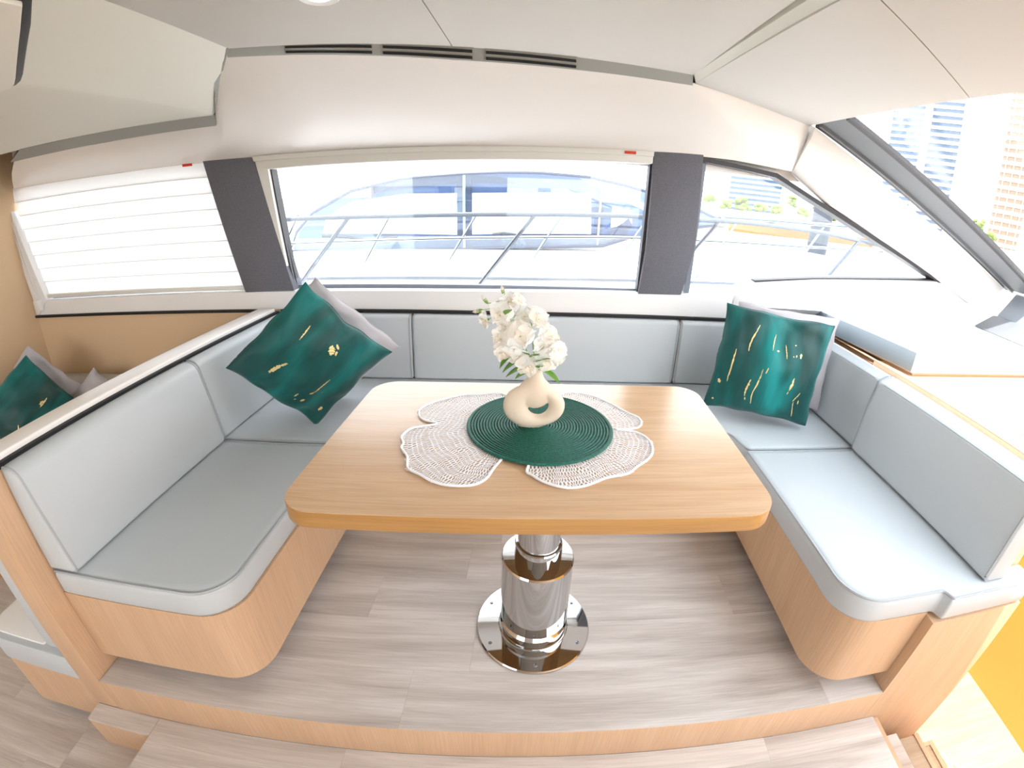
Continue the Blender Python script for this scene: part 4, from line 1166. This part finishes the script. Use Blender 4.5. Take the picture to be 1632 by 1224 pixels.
for xa in (-2.55, -1.70, -.95, -.22, .55, 1.4, 2.3, 3.1):
    yy = 3.1 if xa < 2.6 else 3.1 + (xa - 2.6) * .2
    MB().tube([(xa, yy, .58 + .02 * max(0, xa)), (xa + .34, yy, 1.13 + .03 * max(0, xa))], .011, 6).build('stanchion', M_rail, ny)
MB().tube([(1.6, 3.1, 1.20), (2.5, 3.12, 1.22), (3.6, 3.35, 1.26), (4.15, 4.0, 1.28), (4.4, 4.9, 1.29)], .016, 8).build('top_rail', M_rail, ny)

# ------------------------------------------------------------------ outside: water, dock, shore
M_water = mat('harbour_water', srgb(70, 104, 108), .12, bump=.5, bscale=2.5)
wt = MB(raw=True)
wt.face([(-400, -400, -1.3), (400, -400, -1.3), (400, 400, -1.3), (-400, 400, -1.3)])
wo = wt.build('water', M_water, recalc=False); wo['kind'] = 'structure'
M_pile = mat('piling_grey', srgb(48, 52, 62), .6)
pz = thing('mooring_pile', (6.42, 9.0, -1.3), 'dark grey mooring pile beyond the front window', 'pile')
MB(raw=True).lathe([(0, 0), (.23, 0), (.23, 2.82), (.20, 2.88), (0, 2.90)], (S((6.42, 9, 0)).x, 9.0, -1.3), 24).build('shaft', M_pile, pz)
MB(raw=True).lathe([(.232, 1.0), (.25, 1.0), (.25, 1.12), (.232, 1.12), (.232, 1.0)], (S((6.42, 9, 0)).x, 9.0, -1.3), 24).build('collar', M_dark, pz)
# orange speed boat behind the neighbour's bow
M_or = mat('orange_hull', srgb(196, 106, 58), .35)
ob = thing('speed_boat', (7.2, 11.2, -1.3), 'small orange boat beyond the bow rail', 'boat')
bl_, bu_ = [], []
for u, w, zt in ((0, .05, 1.00), (.12, .45, .96), (.35, .75, .92), (.7, .85, .90), (1.0, .8, .90)):
    X = 5.0 + 4.2 * u; yc = 11.2
    bu_.append([(X, yc - w, zt), (X + .02, yc - w * .97, .68), (X + .02, yc + w * .97, .68), (X, yc + w, zt)])
    bl_.append([(X + .02, yc - w * .97, .678), (X + .05, yc - w * .7, -1.3), (X + .05, yc + w * .7, -1.3), (X + .02, yc + w * .97, .678)])
MB().loops(bl_).build('hull', M_wyacht, ob, angle=40)
MB().loops(bu_).build('topside', M_or, ob, angle=40)
MB().box(6.6, 8.6, 10.7, 11.7, .86, .98).build('cockpit', M_dashg, ob, bevel=.05)
MB().hexa([(6.3, 10.7, .86), (6.3, 11.7, .86), (6.65, 11.6, 1.02), (6.65, 10.8, 1.02)], [(6.36, 10.7, .86), (6.36, 11.7, .86), (6.7, 11.6, 1.02), (6.7, 10.8, 1.02)]).build('windshield', M_mull, ob)

M_dock = mat('pale_dock', srgb(186, 178, 170), .8)
dk = struct(MB(raw=True).box(2, 120, 34, 37, -1.3, .35).build('pontoon', M_dock))
sh_ = struct(MB(raw=True).box(-60, 260, 58, 240, -1.3, 1.1).build('ground_quay', M_dock))
M_leafy = mat('bush_green', srgb(96, 116, 44), .8, var=.35, vscale=.8)
M_trunk = mat('trunk_brown', srgb(140, 120, 100), .8)
def bush_tree(x, y, z0, w, h, label, trunk, seed):
    t = thing('shore_tree' if trunk else 'shore_bush', (x, y, z0), label, 'tree' if trunk else 'bush', 'greenery along the quay', raw=True)
    rnd = random.Random(seed)
    bm = bmesh.new()
    zb = z0 + (h * .45 if trunk else 0)
    for k in range(16):
        u = rnd.uniform(-1, 1); v = rnd.uniform(0, 1)
        r = w * rnd.uniform(.16, .30)
        m = Matrix.Translation((x + u * w * .42 * (1 - .4 * v), y + rnd.uniform(-.3, .3) * w, zb + r * .6 + v * (h - (zb - z0) - r))) @ Matrix.Diagonal((r, r, r * .8, 1))
        bmesh.ops.create_icosphere(bm, subdivisions=2, radius=1, matrix=m)
    for v in bm.verts:
        v.co += noise.noise_vector(v.co * 2.2) * w * .07
    me = bpy.data.meshes.new('crown'); bm.to_mesh(me); bm.free()
    me.materials.append(M_leafy)
    for v in me.vertices: v.co -= t.location
    o = bpy.data.objects.new('crown', me); COL.objects.link(o); o.parent = t
    if trunk:
        MB(raw=True).tube([(x, y, z0), (x + .1, y, z0 + h * .3), (x, y, z0 + h * .7)], [.14, .10, .06], 8).build('trunk', M_trunk, t)
xs = [(22.4, 1.7, 1.6, 1), (24.9, 1.5, 1.2, 0), (27.3, 1.9, 1.7, 0), (29.9, 1.8, 1.1, 0), (32.4, 1.7, 1.2, 0), (34.6, 1.4, 2.6, 1), (36.8, 1.6, 1.2, 0), (39.0, 1.5, 2.2, 1), (41.4, 1.8, 1.2, 0), (44.5, 2.6, 1.3, 0), (47.5, 2.0, 2.3, 1)]
for i, (x, w, h, tr_) in enumerate(xs):
    nth = ('first', 'second', 'third', 'fourth', 'fifth', 'sixth', 'seventh', 'eighth', 'ninth', 'tenth', 'eleventh')[i]
    bush_tree(x + 4.5, 60.5, 1.1, w, h, ('pale green tree on the far quay, %s plant from the dark pillar' if tr_ else 'low pale green bush on the far quay, %s plant from the dark pillar') % nth, tr_, 30 + i)
for i, (x, h) in enumerate(((83.2, 3.2), (87, 4.4), (90.8, 2.6))):
    bush_tree(x, 70, 1.1, 2.3, h, ('yellow green tree through the windscreen, nearest the grey trim', 'tallest yellow green tree seen through the windscreen', 'smallest yellow green tree seen through the windscreen')[i], 1, 60 + i)
# moored small craft by the pontoon
M_ybt = mat('yellow_boat', srgb(240, 206, 90), .5)
M_bt = mat('grey_boat', srgb(150, 140, 140), .6)
for i, (x, w, m_, lb) in enumerate(((15.2, 1.4, M_bt, 'grey tender with a dark cover at the pontoon'), (17.2, 1.6, M_bt, 'low grey dinghy at the pontoon'), (19.6, 1.5, M_ybt, 'small yellow boat at the pontoon'))):
    t = thing('tender', (x, 32.6, -.2), lb, 'boat', raw=True)
    L_ = []
    for u, ww in ((0, .1), (.2, .5), (.6, .6), (1, .5)):
        X = x - w / 2 + w * u
        L_.append([(X, 32.6 - ww, .40), (X, 32.6 - ww * .6, -.2), (X, 32.6 + ww * .6, -.2), (X, 32.6 + ww, .40)])
    MB(raw=True).loops(L_).build('hull', m_, t)
    MB(raw=True).box(x - .1, x + .4, 32.3, 32.9, .40, .58).build('cover', M_mull, t)
# sail mast on the pontoon
ms = thing('sail_mast', (13.0, 33.0, .35), 'thin leaning mast rising from the pontoon', 'mast', raw=True)
MB(raw=True).tube([(13.0, 33.0, .35), (15.6, 33.0, 4.6)], .035, 6).build('spar', M_bt, ms)
MB(raw=True).tube([(13.2, 33.0, .35), (15.7, 33.0, 4.3)], .015, 5).build('stay', M_bt, ms)
MB(raw=True).tube([(14.9, 33.0, 4.0), (16.2, 33.0, 3.9)], .02, 5).build('spreader', M_bt, ms)

# office block and towers
M_offb = mat('office_glass_blue', srgb(56, 84, 112), .3)
M_offl = mat('office_band_pale', srgb(140, 160, 180), .5)
def tower(name, label, x, y, w, d, z0, h, m1, m2, nb_, rot=0, band=.45, fins=0):
    t = thing(name, (x, y, z0), label, 'building', raw=True)
    t.rotation_euler = (0, 0, rot)
    t2 = Vector((x, y, z0))
    MB(raw=True).box(x - w / 2, x + w / 2, y - d / 2, y + d / 2, z0, z0 + h).build('core', m1, t)
    fh = h / nb_
    for k in range(nb_):
        z = z0 + k * fh
        MB(raw=True).box(x - w / 2 - .15, x + w / 2 + .15, y - d / 2 - .15, y + d / 2 + .15, z + fh * (1 - band), z + fh).build('floor_band', m2, t, flat=True)
    for k in range(fins):
        X = x - w / 2 + w * (k + .5) / fins
        MB(raw=True).box(X - w * .02, X + w * .02, y - d / 2 - .4, y - d / 2, z0, z0 + h).build('fin', m2, t, flat=True)
    return t
tower('office_block', 'blue glass office block behind the quay trees', 36.4, 70, 8.4, 8, 1.1, 6.5, M_offb, M_offl, 9)
M_tw1 = mat('tower_glass_pale', srgb(74, 90, 112), .4)
M_tw2 = mat('tower_band_white', srgb(170, 176, 184), .5)
M_tw3 = mat('tower_sandstone', srgb(120, 98, 80), .7)
M_tw5 = mat('tower_sand_band', srgb(168, 146, 126), .7)
M_tw4 = mat('tower_window_dark', srgb(120, 120, 136), .5)
def at(az, dist): return dist * math.sin(math.radians(az)), dist * math.cos(math.radians(az))
x, y = at(42.8, 260); tower('tower_block', 'pale glass tower with curved bands, first from the pillar', x, y, 13, 13, 0, 62, M_tw1, M_tw2, 22, math.radians(-43), .45)
x, y = at(46.4, 270); tower('tower_block', 'pale glass tower, second from the windscreen pillar', x, y, 13, 13, 0, 80, M_tw1, M_tw2, 26, math.radians(-46), .5)
x, y = at(53.3, 250); tower('tower_block', 'sand coloured tower at the edge of the windscreen', x, y, 12, 12, 0, 96, M_tw3, M_tw5, 30, math.radians(-52), .5, 4)

# lamp glow of the companionway: a warm downlight over the lower steps
lw = bpy.data.lights.new('companionway_lamp', 'AREA')
lw.energy = 4; lw.size = .25; lw.color = (1, .82, .55)
lo = bpy.data.objects.new('companionway_lamp', lw); COL.objects.link(lo)
lo.location = S((1.95, .2, .70)); lo.rotation_euler = (math.radians(-20), 0, 0)
